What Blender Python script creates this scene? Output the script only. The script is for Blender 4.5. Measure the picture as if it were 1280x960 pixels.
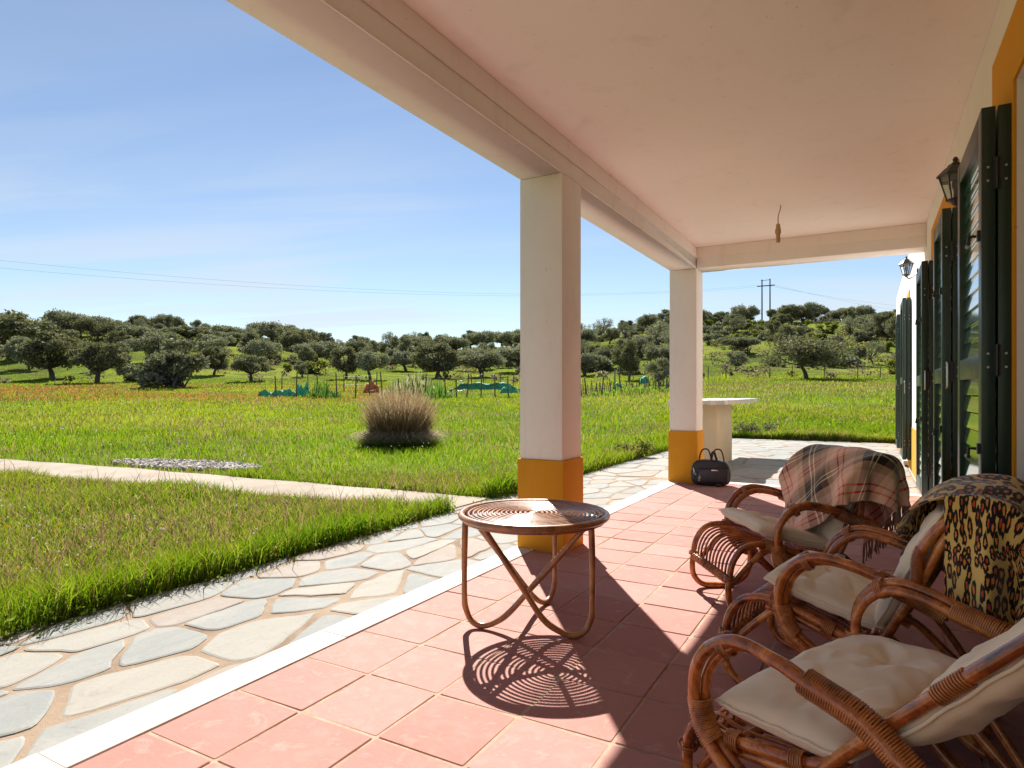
import bpy, bmesh, math, random
import numpy as np
from mathutils import Vector, Matrix, noise as mnoise
R = math.radians
PI = math.pi
for o in list(bpy.data.objects): bpy.data.objects.remove(o)
sc = bpy.context.scene
col = sc.collection

# ------------------------------------------------------------------ camera, sky, sun, exposure
FPX, YH, CAMH = 800.0, 491.0, 1.0
TH = math.atan(448 / FPX)
CT, ST = math.cos(TH), math.sin(TH)
cam_d = bpy.data.cameras.new('camera'); cam = bpy.data.objects.new('camera', cam_d); col.objects.link(cam)
cam_d.sensor_width = 36; cam_d.lens = FPX / 1280 * 36
cam_d.shift_y = 11 / 1280
cam_d.clip_start = 0.05; cam_d.clip_end = 3000
cam.location = (0, 0, CAMH); cam.rotation_euler = (R(90), 0, TH)
sc.camera = cam

SUN_EL = R(43.0)
SUN_DIR = Vector((-0.584, 0.811, 0)).normalized()          # towards the sun, on the ground
SUN_STRENGTH, SKY_STRENGTH, EXPOSURE = 4.6, 0.050, 1.32
sd = bpy.data.lights.new('sun', 'SUN'); sun = bpy.data.objects.new('sun', sd); col.objects.link(sun)
sd.energy = SUN_STRENGTH; sd.angle = R(0.5); sd.color = (1.0, 0.95, 0.87)
sv = Vector((SUN_DIR.x * math.cos(SUN_EL), SUN_DIR.y * math.cos(SUN_EL), math.sin(SUN_EL)))
sun.rotation_euler = sv.to_track_quat('Z', 'Y').to_euler()

w = bpy.data.worlds.new('World'); sc.world = w; w.use_nodes = True
nt = w.node_tree; nt.nodes.clear()
def N(nt, t, **kw):
    n = nt.nodes.new(t)
    for k, v in kw.items(): setattr(n, k, v)
    return n
wo = N(nt, 'ShaderNodeOutputWorld'); bg = N(nt, 'ShaderNodeBackground'); sky = N(nt, 'ShaderNodeTexSky')
sky.sky_type = 'NISHITA'; sky.sun_disc = False; sky.sun_elevation = SUN_EL
sky.sun_rotation = math.atan2(SUN_DIR.x, SUN_DIR.y)
sky.air_density = 1.0; sky.dust_density = 0.0; sky.ozone_density = 1.6; sky.altitude = 300
bg.inputs[1].default_value = SKY_STRENGTH
# thin cirrus: streaky noise on the sky seen as a flat layer
tc = N(nt, 'ShaderNodeTexCoord'); sep = N(nt, 'ShaderNodeSeparateXYZ')
nt.links.new(tc.outputs['Generated'], sep.inputs[0])
zz = N(nt, 'ShaderNodeMath', operation='ADD'); nt.links.new(sep.outputs[2], zz.inputs[0]); zz.inputs[1].default_value = 0.09
zm = N(nt, 'ShaderNodeMath', operation='MAXIMUM'); nt.links.new(zz.outputs[0], zm.inputs[0]); zm.inputs[1].default_value = 0.02
dx = N(nt, 'ShaderNodeMath', operation='DIVIDE'); nt.links.new(sep.outputs[0], dx.inputs[0]); nt.links.new(zm.outputs[0], dx.inputs[1])
dy = N(nt, 'ShaderNodeMath', operation='DIVIDE'); nt.links.new(sep.outputs[1], dy.inputs[0]); nt.links.new(zm.outputs[0], dy.inputs[1])
cb = N(nt, 'ShaderNodeCombineXYZ'); nt.links.new(dx.outputs[0], cb.inputs[0]); nt.links.new(dy.outputs[0], cb.inputs[1])
mp = N(nt, 'ShaderNodeMapping'); mp.vector_type = 'TEXTURE'; mp.inputs['Rotation'].default_value = (0, 0, R(22)); mp.inputs['Scale'].default_value = (7.0, 1.25, 1)
nt.links.new(cb.outputs[0], mp.inputs[0])
n1 = N(nt, 'ShaderNodeTexNoise'); n1.inputs['Scale'].default_value = 1.9; n1.inputs['Detail'].default_value = 8; n1.inputs['Roughness'].default_value = 0.55; n1.inputs['Distortion'].default_value = 0.5
nt.links.new(mp.outputs[0], n1.inputs['Vector'])
mp2 = N(nt, 'ShaderNodeMapping'); mp2.inputs['Location'].default_value = (3.3, 1.7, 0); nt.links.new(cb.outputs[0], mp2.inputs[0])
n2 = N(nt, 'ShaderNodeTexNoise'); n2.inputs['Scale'].default_value = 0.35; n2.inputs['Detail'].default_value = 2
nt.links.new(mp2.outputs[0], n2.inputs['Vector'])
mu = N(nt, 'ShaderNodeMath', operation='MULTIPLY'); nt.links.new(n1.outputs[0], mu.inputs[0]); nt.links.new(n2.outputs[0], mu.inputs[1])
rp = N(nt, 'ShaderNodeMapRange'); rp.interpolation_type = 'SMOOTHSTEP'; rp.inputs[1].default_value = 0.20; rp.inputs[2].default_value = 0.35; rp.inputs[3].default_value = 0.05; rp.inputs[4].default_value = 0.60
nt.links.new(mu.outputs[0], rp.inputs[0])
lw = N(nt, 'ShaderNodeMapRange'); lw.interpolation_type = 'SMOOTHSTEP'; nt.links.new(sep.outputs[2], lw.inputs[0])
for i_, v_ in enumerate((0.42, 0.07, 0.22, 1.15)): lw.inputs[i_ + 1].default_value = v_
cm_ = N(nt, 'ShaderNodeMath', operation='MULTIPLY'); nt.links.new(rp.outputs[0], cm_.inputs[0]); nt.links.new(lw.outputs[0], cm_.inputs[1])
mx = N(nt, 'ShaderNodeMix', data_type='RGBA'); nt.links.new(cm_.outputs[0], mx.inputs[0])
hs = N(nt, 'ShaderNodeHueSaturation'); hs.inputs['Saturation'].default_value = 0.95; hs.inputs['Hue'].default_value = 0.502
nt.links.new(sky.outputs[0], hs.inputs['Color']); nt.links.new(hs.outputs[0], mx.inputs[6]); mx.inputs[7].default_value = (6.0, 6.5, 7.1, 1)
nt.links.new(mx.outputs[2], bg.inputs[0]); nt.links.new(bg.outputs[0], wo.inputs[0])

sc.view_settings.view_transform = 'Standard'; sc.view_settings.look = 'None'
sc.view_settings.exposure = EXPOSURE; sc.view_settings.gamma = 1
sc.render.engine = 'CYCLES'
sc.cycles.max_bounces = 10; sc.cycles.diffuse_bounces = 6; sc.cycles.transmission_bounces = 6; sc.cycles.transparent_max_bounces = 8
sc.cycles.caustics_reflective = False; sc.cycles.caustics_refractive = False

# ------------------------------------------------------------------ helpers
def tag(o, label=None, cat=None, group=None, kind=None):
    if label: o['label'] = label
    if cat: o['category'] = cat
    if group: o['group'] = group
    if kind: o['kind'] = kind
    return o
def empty(name, loc=(0, 0, 0), rz=0, parent=None):
    o = bpy.data.objects.new(name, None); col.objects.link(o); o.location = loc; o.rotation_euler = (0, 0, rz)
    o.empty_display_size = 0.1
    if parent: o.parent = parent
    return o
def catmull(P, n=8, closed=False):
    P = [Vector(p) for p in P]; out = []
    m = len(P); rng = m if closed else m - 1
    for i in range(rng):
        if closed: p0, p1, p2, p3 = P[(i - 1) % m], P[i], P[(i + 1) % m], P[(i + 2) % m]
        else: p0, p1, p2, p3 = P[max(i - 1, 0)], P[i], P[i + 1], P[min(i + 2, m - 1)]
        for k in range(n):
            t = k / n
            out.append(0.5 * ((2 * p1) + (p2 - p0) * t + (2 * p0 - 5 * p1 + 4 * p2 - p3) * t * t + (3 * p1 - p0 - 3 * p2 + p3) * t ** 3))
    if not closed: out.append(P[-1].copy())
    return out
class MB:
    def __init__(s): s.v = []; s.f = []; s.m = []
    def add(s, v, f, m=0):
        o = len(s.v); s.v += [tuple(x) for x in v]; s.f += [tuple(i + o for i in q) for q in f]; s.m += [m] * len(f)
    def box(s, a, b, m=0, rot=None, piv=None):
        x0, y0, z0 = a; x1, y1, z1 = b
        v = [Vector(p) for p in ((x0, y0, z0), (x1, y0, z0), (x1, y1, z0), (x0, y1, z0), (x0, y0, z1), (x1, y0, z1), (x1, y1, z1), (x0, y1, z1))]
        if rot is not None:
            c = Vector(piv) if piv is not None else sum(v, Vector()) / 8
            v = [rot @ (p - c) + c for p in v]
        s.add(v, [(0, 3, 2, 1), (4, 5, 6, 7), (0, 1, 5, 4), (1, 2, 6, 5), (2, 3, 7, 6), (3, 0, 4, 7)], m)
    def tube(s, P, r, seg=10, closed=False, cap=True, m=0):
        P = [Vector(p) for p in P]; n = len(P)
        rr = r if callable(r) else (lambda t: r)
        T = []
        for i in range(n):
            a = P[(i - 1) % n] if (closed or i > 0) else P[i]; b = P[(i + 1) % n] if (closed or i < n - 1) else P[i]
            T.append((b - a).normalized() if (b - a).length > 1e-9 else Vector((0, 0, 1)))
        u = T[0].orthogonal().normalized(); rings = []; v = []
        for i in range(n):
            u = (u - T[i] * u.dot(T[i]));
            u = u.normalized() if u.length > 1e-6 else T[i].orthogonal().normalized()
            wv = T[i].cross(u); rad = rr(i / max(n - 1, 1))
            for k in range(seg):
                a = 2 * PI * k / seg
                v.append(P[i] + (u * math.cos(a) + wv * math.sin(a)) * rad)
        f = []
        for i in range(n if closed else n - 1):
            j = (i + 1) % n
            for k in range(seg):
                k2 = (k + 1) % seg
                f.append((i * seg + k, i * seg + k2, j * seg + k2, j * seg + k))
        if cap and not closed:
            f.append(tuple(range(seg - 1, -1, -1))); f.append(tuple((n - 1) * seg + k for k in range(seg)))
        s.add(v, f, m)
    def lathe(s, prof, c=(0, 0, 0), seg=20, m=0):
        v = []; f = []; n = len(prof)
        for (r, z) in prof:
            for k in range(seg):
                a = 2 * PI * k / seg; v.append((c[0] + r * math.cos(a), c[1] + r * math.sin(a), c[2] + z))
        for i in range(n - 1):
            for k in range(seg):
                k2 = (k + 1) % seg; f.append((i * seg + k, i * seg + k2, (i + 1) * seg + k2, (i + 1) * seg + k))
        f.append(tuple(range(seg - 1, -1, -1))); f.append(tuple((n - 1) * seg + k for k in range(seg)))
        s.add(v, f, m)
    def wrap(s, P, i0, i1, r, wire=0.0022, pitch=0.0048, m=0):
        """thin binding wound round the stretch i0..i1 of path P"""
        Q = [Vector(p) for p in P[i0:i1 + 1]]
        L = [0]
        for a, b in zip(Q, Q[1:]): L.append(L[-1] + (b - a).length)
        tot = L[-1]; turns = max(2, int(tot / pitch)); pts = []
        T = (Q[-1] - Q[0]).normalized(); u0 = T.orthogonal().normalized()
        for k in range(turns * 10 + 1):
            l = tot * k / (turns * 10); j = 0
            while j < len(L) - 2 and L[j + 1] < l: j += 1
            t = (l - L[j]) / max(L[j + 1] - L[j], 1e-9); p = Q[j].lerp(Q[j + 1], t); d = (Q[j + 1] - Q[j]).normalized()
            u = (u0 - d * u0.dot(d)).normalized(); ww = d.cross(u); a = 2 * PI * k / 10
            pts.append(p + (u * math.cos(a) + ww * math.sin(a)) * (r + wire * 0.4))
        s.tube(pts, wire, 5, m=m)
    def build(s, name, mats, parent=None, smooth=False, bevel=0, bseg=2, subd=0, autos=None):
        me = bpy.data.meshes.new(name); me.from_pydata(s.v, [], s.f); me.update()
        o = bpy.data.objects.new(name, me); col.objects.link(o)
        if not isinstance(mats, (list, tuple)): mats = [mats]
        for q in mats: me.materials.append(q)
        if len(mats) > 1: me.polygons.foreach_set('material_index', s.m)
        if bevel:
            bm = bmesh.new(); bm.from_mesh(me)
            bmesh.ops.remove_doubles(bm, verts=bm.verts, dist=1e-6)
            e = [x for x in bm.edges if len(x.link_faces) == 2 and x.calc_face_angle(0) > 0.5]
            bmesh.ops.bevel(bm, geom=e, offset=bevel, segments=bseg, affect='EDGES', profile=0.5, clamp_overlap=True)
            bm.to_mesh(me); bm.free()
        if smooth or bevel: me.polygons.foreach_set('use_smooth', [True] * len(me.polygons))
        if bevel:
            bm = bmesh.new(); bm.from_mesh(me)
            for x in bm.edges: x.smooth = not (len(x.link_faces) == 2 and x.calc_face_angle(0) > 0.75)
            bm.to_mesh(me); bm.free()
        if subd:
            md = o.modifiers.new('s', 'SUBSURF'); md.levels = subd; md.render_levels = subd
        if parent: o.parent = parent
        return o
def npmesh(name, V, F4, F3, mat, attr=None, smooth=False):
    """big mesh from numpy arrays"""
    me = bpy.data.meshes.new(name)
    nl = F4.size + F3.size; nf = len(F4) + len(F3)
    me.vertices.add(len(V)); me.vertices.foreach_set('co', V.astype(np.float32).ravel())
    me.loops.add(nl); me.loops.foreach_set('vertex_index', np.concatenate([F4.ravel(), F3.ravel()]).astype(np.int32))
    me.polygons.add(nf)
    st = np.concatenate([np.arange(len(F4)) * 4, F4.size + np.arange(len(F3)) * 3]).astype(np.int32)
    me.polygons.foreach_set('loop_start', st)
    me.update(calc_edges=True)
    if attr is not None:
        a = me.color_attributes.new('tint', 'FLOAT_COLOR', 'POINT'); a.data.foreach_set('color', attr.astype(np.float32).ravel())
    if smooth: me.polygons.foreach_set('use_smooth', np.ones(nf, bool))
    o = bpy.data.objects.new(name, me); col.objects.link(o); me.materials.append(mat)
    return o

# ------------------------------------------------------------------ materials
class Mat:
    def __init__(s, name):
        s.m = bpy.data.materials.new(name); s.m.use_nodes = True; s.t = s.m.node_tree; s.b = s.t.nodes['Principled BSDF']; s.out = s.t.nodes['Material Output']
    def n(s, t, **kw): return N(s.t, t, **kw)
    def l(s, a, b): s.t.links.new(a, b)
    def set(s, **kw):
        for k, v in kw.items():
            k = k.replace('_', ' ')
            s.b.inputs[k].default_value = v
        return s
    def coord(s, which='Object', scale=(1, 1, 1), loc=(0, 0, 0), rot=(0, 0, 0)):
        c = s.n('ShaderNodeTexCoord'); m = s.n('ShaderNodeMapping'); m.inputs['Scale'].default_value = scale; m.inputs['Location'].default_value = loc; m.inputs['Rotation'].default_value = rot
        s.l(c.outputs[which], m.inputs[0]); return m.outputs[0]
    def noise(s, vec, scale=5, detail=4, rough=0.55, dist=0):
        x = s.n('ShaderNodeTexNoise'); x.inputs['Scale'].default_value = scale; x.inputs['Detail'].default_value = detail; x.inputs['Roughness'].default_value = rough; x.inputs['Distortion'].default_value = dist
        s.l(vec, x.inputs['Vector']); return x.outputs[0]
    def ramp(s, f, stops, interp='LINEAR'):
        r = s.n('ShaderNodeValToRGB'); r.color_ramp.interpolation = interp; e = r.color_ramp.elements
        while len(e) > 1: e.remove(e[-1])
        e[0].position = stops[0][0]; e[0].color = (*stops[0][1], 1)
        for p, c in stops[1:]:
            q = e.new(p); q.color = (*c, 1)
        s.l(f, r.inputs[0]); return r.outputs[0]
    def mr(s, f, a, b, c=0, d=1):
        r = s.n('ShaderNodeMapRange'); s.l(f, r.inputs[0])
        for i, v in enumerate((a, b, c, d)): r.inputs[i + 1].default_value = v
        return r.outputs[0]
    def mix(s, f, a, b, mode='MIX'):
        x = s.n('ShaderNodeMix', data_type='RGBA', blend_type=mode)
        for i, v in ((0, f), (6, a), (7, b)):
            if hasattr(v, 'is_linked'): s.l(v, x.inputs[i])
            else: x.inputs[i].default_value = v if i == 0 else (*v, 1)
        return x.outputs[2]
    def math(s, op, a, b=None):
        x = s.n('ShaderNodeMath', operation=op)
        for i, v in ((0, a), (1, b)):
            if v is None: continue
            if hasattr(v, 'is_linked'): s.l(v, x.inputs[i])
            else: x.inputs[i].default_value = v
        return x.outputs[0]
    def island(s):
        return s.n('ShaderNodeNewGeometry').outputs['Random Per Island']
    def color(s, c): s.l(c, s.b.inputs['Base Color'])
    def rough(s, c): s.l(c, s.b.inputs['Roughness'])
    def bump(s, h, st=0.3, d=0.01):
        b = s.n('ShaderNodeBump'); b.inputs['Strength'].default_value = st; b.inputs['Distance'].default_value = d
        s.l(h, b.inputs['Height']); s.l(b.outputs[0], s.b.inputs['Normal'])
def paint(name, c, rough=0.5, var=0.06, scale=3, bump=0.0, bscale=60, **kw):
    m = Mat(name); v = m.coord('Object')
    f = m.noise(v, scale, 6, 0.6)
    lo = tuple(x * (1 - var * 2) for x in c); hi = tuple(min(1, x * (1 + var)) for x in c)
    m.color(m.ramp(f, [(0.3, lo), (0.7, hi)])); m.set(Roughness=rough, **kw)
    if bump: m.bump(m.noise(v, bscale, 4, 0.6), bump, 0.004)
    return m.m
def stucco(name, c, dirt=0.1):
    m = Mat(name); v = m.coord('Object')
    f = m.noise(v, 1.3, 5, 0.6); g = m.noise(v, 22, 3, 0.6)
    base = m.ramp(f, [(0.25, tuple(x * (1 - dirt) for x in c)), (0.75, c)])
    st_ = m.noise(m.coord('Object', (1, 1, .22)), 5.5, 6, 0.65, .6)
    base = m.mix(m.mr(st_, .56, .74, 0, .28), base, tuple(x * k for x, k in zip(c, (.70, .66, .60))))
    specks = m.mr(m.noise(v, 34, 2, 0.5), 0.72, 0.78, 0, 0.45)
    m.color(m.mix(specks, base, tuple(x * 0.55 for x in c))); m.set(Roughness=0.85, Specular_IOR_Level=0.25)
    h = m.math('ADD', m.math('MULTIPLY', m.noise(v, 90, 4, 0.65), 0.5), g)
    m.bump(h, 0.22, 0.006); return m.m
MW = stucco('white_wall_paint', (0.87, 0.83, 0.79))
MC = stucco('ceiling_paint', (0.89, 0.82, 0.77), 0.05)
MO = stucco('ochre_paint', (0.72, 0.315, 0.020), 0.14)
MMARB = None
def mk_marble():
    m = Mat('white_marble'); v = m.coord('Object')
    f = m.noise(v, 4, 8, 0.65, 0.8)
    m.color(m.ramp(f, [(0.25, (0.46, 0.42, 0.37)), (0.5, (0.58, 0.55, 0.51)), (0.8, (0.64, 0.62, 0.59))])); m.set(Roughness=0.7, Specular_IOR_Level=0.2); m.bump(m.noise(v, 40, 3), 0.15, 0.004); return m.m
MMARB = mk_marble()
def mk_tile():
    m = Mat('terracotta_tile'); v = m.coord('Object'); isl = m.island()
    base = m.ramp(isl, [(0.0, (0.33, 0.135, 0.108)), (0.3, (0.39, 0.18, 0.15)), (0.6, (0.36, 0.158, 0.13)), (0.8, (0.415, 0.21, 0.178)), (1.0, (0.35, 0.155, 0.135))])
    n = m.noise(v, 3.0, 6, 0.62); n2 = m.noise(v, 11, 6, 0.7, 0.6); n3 = m.noise(v, 70, 3, 0.6)
    c = m.mix(m.mr(n, 0.35, 0.7, 0, 0.55), base, (0.42, 0.205, 0.168))
    c = m.mix(m.mr(n2, 0.54, 0.72, 0, 0.60), c, (0.52, 0.355, 0.31))
    c = m.mix(m.mr(n3, 0.62, 0.75, 0, 0.25), c, (0.42, 0.15, 0.12))
    m.color(c); m.rough(m.mr(n2, 0.3, 0.8, 0.6, 0.85)); m.set(Specular_IOR_Level=0.14)
    m.bump(m.math('ADD', n3, m.math('MULTIPLY', n, 2.0)), 0.25, 0.004); return m.m
MTILE = mk_tile()
def mk_grout():
    m = Mat('sandy_grout'); v = m.coord('Object'); n = m.noise(v, 8, 6, 0.7)
    m.color(m.ramp(n, [(0.3, (0.26, 0.17, 0.12)), (0.5, (0.40, 0.28, 0.205)), (0.75, (0.50, 0.38, 0.29))])); m.set(Roughness=0.95, Specular_IOR_Level=0.1); m.bump(m.noise(v, 120, 3), 0.5, 0.004); return m.m
MGROUT = mk_grout()
def mk_stone():
    m = Mat('flagstone'); v = m.coord('Object'); isl = m.island()
    base = m.ramp(isl, [(0.0, (0.239, 0.248, 0.238)), (0.2, (0.298, 0.284, 0.252)), (0.38, (0.262, 0.265, 0.250)), (0.55, (0.306, 0.284, 0.247)), (0.72, (0.284, 0.239, 0.207)), (0.8, (0.252, 0.258, 0.247)), (1.0, (0.315, 0.302, 0.271))], 'CONSTANT')
    n = m.noise(m.coord('Object', (1, 0.45, 1)), 6, 8, 0.68, 1.2); n2 = m.noise(v, 2.2, 5, 0.6); n3 = m.noise(v, 55, 4, 0.65)
    c = m.mix(m.mr(n, 0.45, 0.68, 0, 0.6), base, (0.342, 0.325, 0.288))
    c = m.mix(m.mr(n2, 0.56, 0.75, 0, 0.5), c, (0.306, 0.248, 0.204))
    c = m.mix(m.mr(n, 0.30, 0.42, 0.5, 0), c, (0.211, 0.219, 0.212))
    c = m.mix(m.mr(m.noise(v, 13, 8, .75, 1.5), 0.55, 0.70, 0, 0.45), c, (0.192, 0.168, 0.145))
    c = m.mix(m.mr(n3, 0.63, 0.72, 0, 0.5), c, (0.226, 0.209, 0.187))
    m.color(c); m.set(Roughness=0.8, Specular_IOR_Level=0.15); m.bump(m.math('ADD', n, m.math('MULTIPLY', n3, 0.5)), 0.35, 0.008); return m.m
MSTONE = mk_stone()
def mk_mortar():
    m = Mat('paving_mortar'); v = m.coord('Object'); n = m.noise(v, 3, 7, 0.65)
    m.color(m.ramp(n, [(0.3, (0.176, 0.128, 0.092)), (0.5, (0.296, 0.220, 0.156)), (0.75, (0.360, 0.280, 0.212))])); m.set(Roughness=0.95, Specular_IOR_Level=0.1); m.bump(m.noise(v, 90, 4, 0.7), 0.6, 0.006); return m.m
MMORT = mk_mortar()
def mk_concrete():
    m = Mat('pale_concrete'); v = m.coord('Object'); n = m.noise(v, 1.2, 8, 0.65); n2 = m.noise(v, 60, 3, 0.7)
    c = m.ramp(n, [(0.3, (0.27, 0.22, 0.17)), (0.55, (0.37, 0.315, 0.25)), (0.8, (0.42, 0.37, 0.30))])
    c = m.mix(m.mr(n2, 0.6, 0.75, 0, 0.35), c, (0.3, 0.26, 0.22))
    m.color(c); m.set(Roughness=0.9, Specular_IOR_Level=0.1); m.bump(n2, 0.4, 0.006); return m.m
MCONC = mk_concrete()
def mk_rattan(name, a, b, c, rough=0.27):
    m = Mat(name); v = m.coord('Object', (1, 1, 1))
    n = m.noise(v, 7, 8, 0.72, 0.8); n2 = m.noise(v, 55, 4, 0.7)
    cc = m.ramp(n, [(0.33, a), (0.5, b), (0.68, c)])
    cc = m.mix(m.mr(n2, 0.58, 0.72, 0, 0.55), cc, tuple(x * 0.35 for x in a))
    m.color(cc); m.set(Roughness=rough, Specular_IOR_Level=0.6, Coat_Weight=0.5, Coat_Roughness=0.18); m.bump(n2, 0.25, 0.003); return m.m
MRAT = mk_rattan('varnished_rattan', (0.06, 0.012, 0.004), (0.40, 0.105, 0.018), (0.80, 0.34, 0.085), 0.17)
MRAT2 = mk_rattan('rattan_binding', (0.10, 0.028, 0.010), (0.42, 0.15, 0.040), (0.68, 0.32, 0.11), 0.32)
MRATT = mk_rattan('table_rattan', (0.10, 0.036, 0.014), (0.32, 0.125, 0.036), (0.52, 0.24, 0.080), 0.36)
def mk_cloth(name, c, scale=420):
    m = Mat(name); v = m.coord('Object'); n = m.noise(v, 5, 5, 0.6); wv = m.noise(v, scale, 2, 0.5)
    m.color(m.ramp(n, [(0.3, tuple(x * 0.9 for x in c)), (0.7, c)])); m.set(Roughness=0.92, Specular_IOR_Level=0.15, Sheen_Weight=0.25); m.bump(wv, 0.25, 0.002); return m.m
MCUSH = mk_cloth('beige_cotton', (0.84, 0.74, 0.58))
MGREEN = paint('green_lacquer', (0.018, 0.19, 0.10), 0.14, 0.05, Specular_IOR_Level=0.9, Coat_Weight=1.0, Coat_Roughness=0.05, Coat_IOR=1.8)
MGDARK = paint('dark_green_metal', (0.012, 0.034, 0.022), 0.35, 0.08)
MBLACK = paint('black_metal', (0.018, 0.016, 0.015), 0.4, 0.1)
MSTEEL = paint('steel', (0.55, 0.54, 0.52), 0.3, 0.05, Metallic=1.0)
MLEATH = paint('black_leather', (0.014, 0.014, 0.020), 0.42, 0.15, 12, 0.4, 180)
MNAVY = paint('navy_black_leather', (0.022, 0.022, 0.038), 0.36, 0.12, 12, 0.3, 180)
MBROWN = paint('bakelite', (0.42, 0.27, 0.14), 0.5, 0.1)
MFRAME = paint('dark_door_frame', (0.03, 0.024, 0.022), 0.4, 0.08)
def mk_glass(name='window_glass', tint=(0.9, 0.95, 0.95)):
    m = Mat(name); m.set(Roughness=0.03, IOR=1.45, Transmission_Weight=0.9); m.b.inputs['Base Color'].default_value = (*tint, 1); return m.m
MGLASS = mk_glass()
def mk_leaf(name, stops, trans=0.3, tcol=(0.20, 0.24, 0.05)):
    m = Mat(name); isl = m.island()
    oi = m.n('ShaderNodeObjectInfo'); 
    c = m.ramp(isl, stops)
    hv = m.n('ShaderNodeHueSaturation'); hv.inputs['Saturation'].default_value = 1.0
    m.l(m.mr(oi.outputs['Random'], 0, 1, 0.75, 1.25), hv.inputs['Value']); m.l(m.mr(oi.outputs['Random'], 0, 1, 0.485, 0.515), hv.inputs['Hue']); m.l(c, hv.inputs['Color'])
    d = m.n('ShaderNodeBsdfDiffuse'); t = m.n('ShaderNodeBsdfTranslucent'); g = m.n('ShaderNodeBsdfGlossy'); g.inputs['Roughness'].default_value = 0.45
    x = m.n('ShaderNodeMixShader'); x.inputs[0].default_value = trans
    m.l(hv.outputs[0], d.inputs[0]); m.l(m.mix(0.5, hv.outputs[0], tcol), t.inputs[0]); m.l(d.outputs[0], x.inputs[1]); m.l(t.outputs[0], x.inputs[2])
    y = m.n('ShaderNodeMixShader'); y.inputs[0].default_value = 0.012; g.inputs[0].default_value = (0.7, 0.75, 0.8, 1)
    m.l(x.outputs[0], y.inputs[1]); m.l(g.outputs[0], y.inputs[2]); m.l(y.outputs[0], m.out.inputs[0]); return m.m
MLEAFD = mk_leaf('holm_oak_leaves', [(0, (0.075, 0.074, 0.046)), (0.5, (0.175, 0.165, 0.10)), (1, (0.31, 0.285, 0.185))])
MLEAFG = mk_leaf('grey_olive_leaves', [(0, (0.12, 0.12, 0.083)), (0.5, (0.22, 0.215, 0.15)), (1, (0.36, 0.345, 0.25))])
MLEAFY = mk_leaf('yellow_green_leaves', [(0, (0.075, 0.085, 0.018)), (0.5, (0.13, 0.15, 0.03)), (1, (0.20, 0.21, 0.06))], 0.4, (0.3, 0.34, 0.05))
def mk_bark():
    m = Mat('bark'); v = m.coord('Object', (1, 1, 0.3)); n = m.noise(v, 6, 6, 0.7)
    m.color(m.ramp(n, [(0.3, (0.035, 0.026, 0.02)), (0.7, (0.13, 0.10, 0.08))])); m.set(Roughness=0.95); m.bump(n, 0.8, 0.03); return m.m
MBARK = mk_bark()
def mk_wood():
    m = Mat('weathered_wood'); v = m.coord('Object', (8, 8, 0.6)); n = m.noise(v, 6, 5, 0.65)
    m.color(m.ramp(n, [(0.3, (0.07, 0.055, 0.045)), (0.7, (0.20, 0.165, 0.135))])); m.set(Roughness=0.95); return m.m
MWOOD = mk_wood()
def mk_grass():
    m = Mat('grass_blades'); a = m.n('ShaderNodeAttribute'); a.attribute_name = 'tint'
    d = m.n('ShaderNodeBsdfDiffuse'); t = m.n('ShaderNodeBsdfTranslucent'); x = m.n('ShaderNodeMixShader'); x.inputs[0].default_value = 0.5
    hv = m.n('ShaderNodeHueSaturation'); hv.inputs['Value'].default_value = 1.55; hv.inputs['Saturation'].default_value = 1.08; m.l(a.outputs['Color'], hv.inputs['Color'])
    m.l(a.outputs['Color'], d.inputs[0]); m.l(hv.outputs[0], t.inputs[0]); m.l(d.outputs[0], x.inputs[1]); m.l(t.outputs[0], x.inputs[2]); m.l(x.outputs[0], m.out.inputs[0]); return m.m
MGRASS = mk_grass()
def mk_ground():
    m = Mat('field_ground'); v = m.coord('Object')
    n = m.noise(v, 0.06, 8, 0.6); n2 = m.noise(v, 0.9, 6, 0.65); n3 = m.noise(v, 0.02, 4, 0.5)
    c = m.ramp(n, [(0.34, (0.080, 0.105, 0.022)), (0.47, (0.125, 0.175, 0.028)), (0.58, (0.19, 0.23, 0.035)), (0.72, (0.20, 0.185, 0.07))])
    c = m.mix(m.mr(n2, 0.5, 0.75, 0, 0.5), c, (0.12, 0.10, 0.05))
    n4 = m.noise(v, 0.16, 6, 0.65, 0.5)
    c = m.mix(m.mr(n4, 0.46, 0.60, 0, 0.85), c, (0.085, 0.085, 0.038))
    m.color(c); m.set(Roughness=1.0, Specular_IOR_Level=0.0); m.bump(n2, 0.6, 0.2); return m.m
MGROUND = mk_ground()

# ------------------------------------------------------------------ terrain
UPX = [-300, 0, 80, 150, 230, 300, 400, 500, 600, 700, 760, 830, 900, 1000, 1100, 1300, 1700]
YGR = [420, 424, 417, 413, 419, 426, 437, 440, 436, 428, 419, 410, 405, 402, 402, 410, 440]
DRG = [150, 150, 150, 150, 155, 165, 190, 210, 210, 200, 195, 190, 185, 180, 180, 180, 180]
YB  = [479, 479, 479, 479, 479, 479, 479, 479, 478, 477, 475, 473, 472, 472, 472, 474, 480]
Y45 = [495, 494, 494, 494, 494, 495, 496, 496, 496, 494, 492, 488, 484, 482, 482, 484, 490]
def sstep(a, b, x):
    t = np.clip((x - a) / (b - a), 0, 1); return t * t * (3 - 2 * t)
def vnoise(x, y, s):
    return (np.sin(x * s * 1.0 + 1.3) * np.cos(y * s * 1.23 - .7) + .6 * np.sin(x * s * 2.1 + y * s * 1.7 + 2.1) + .35 * np.cos(x * s * 3.9 - y * s * 4.3))
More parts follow.
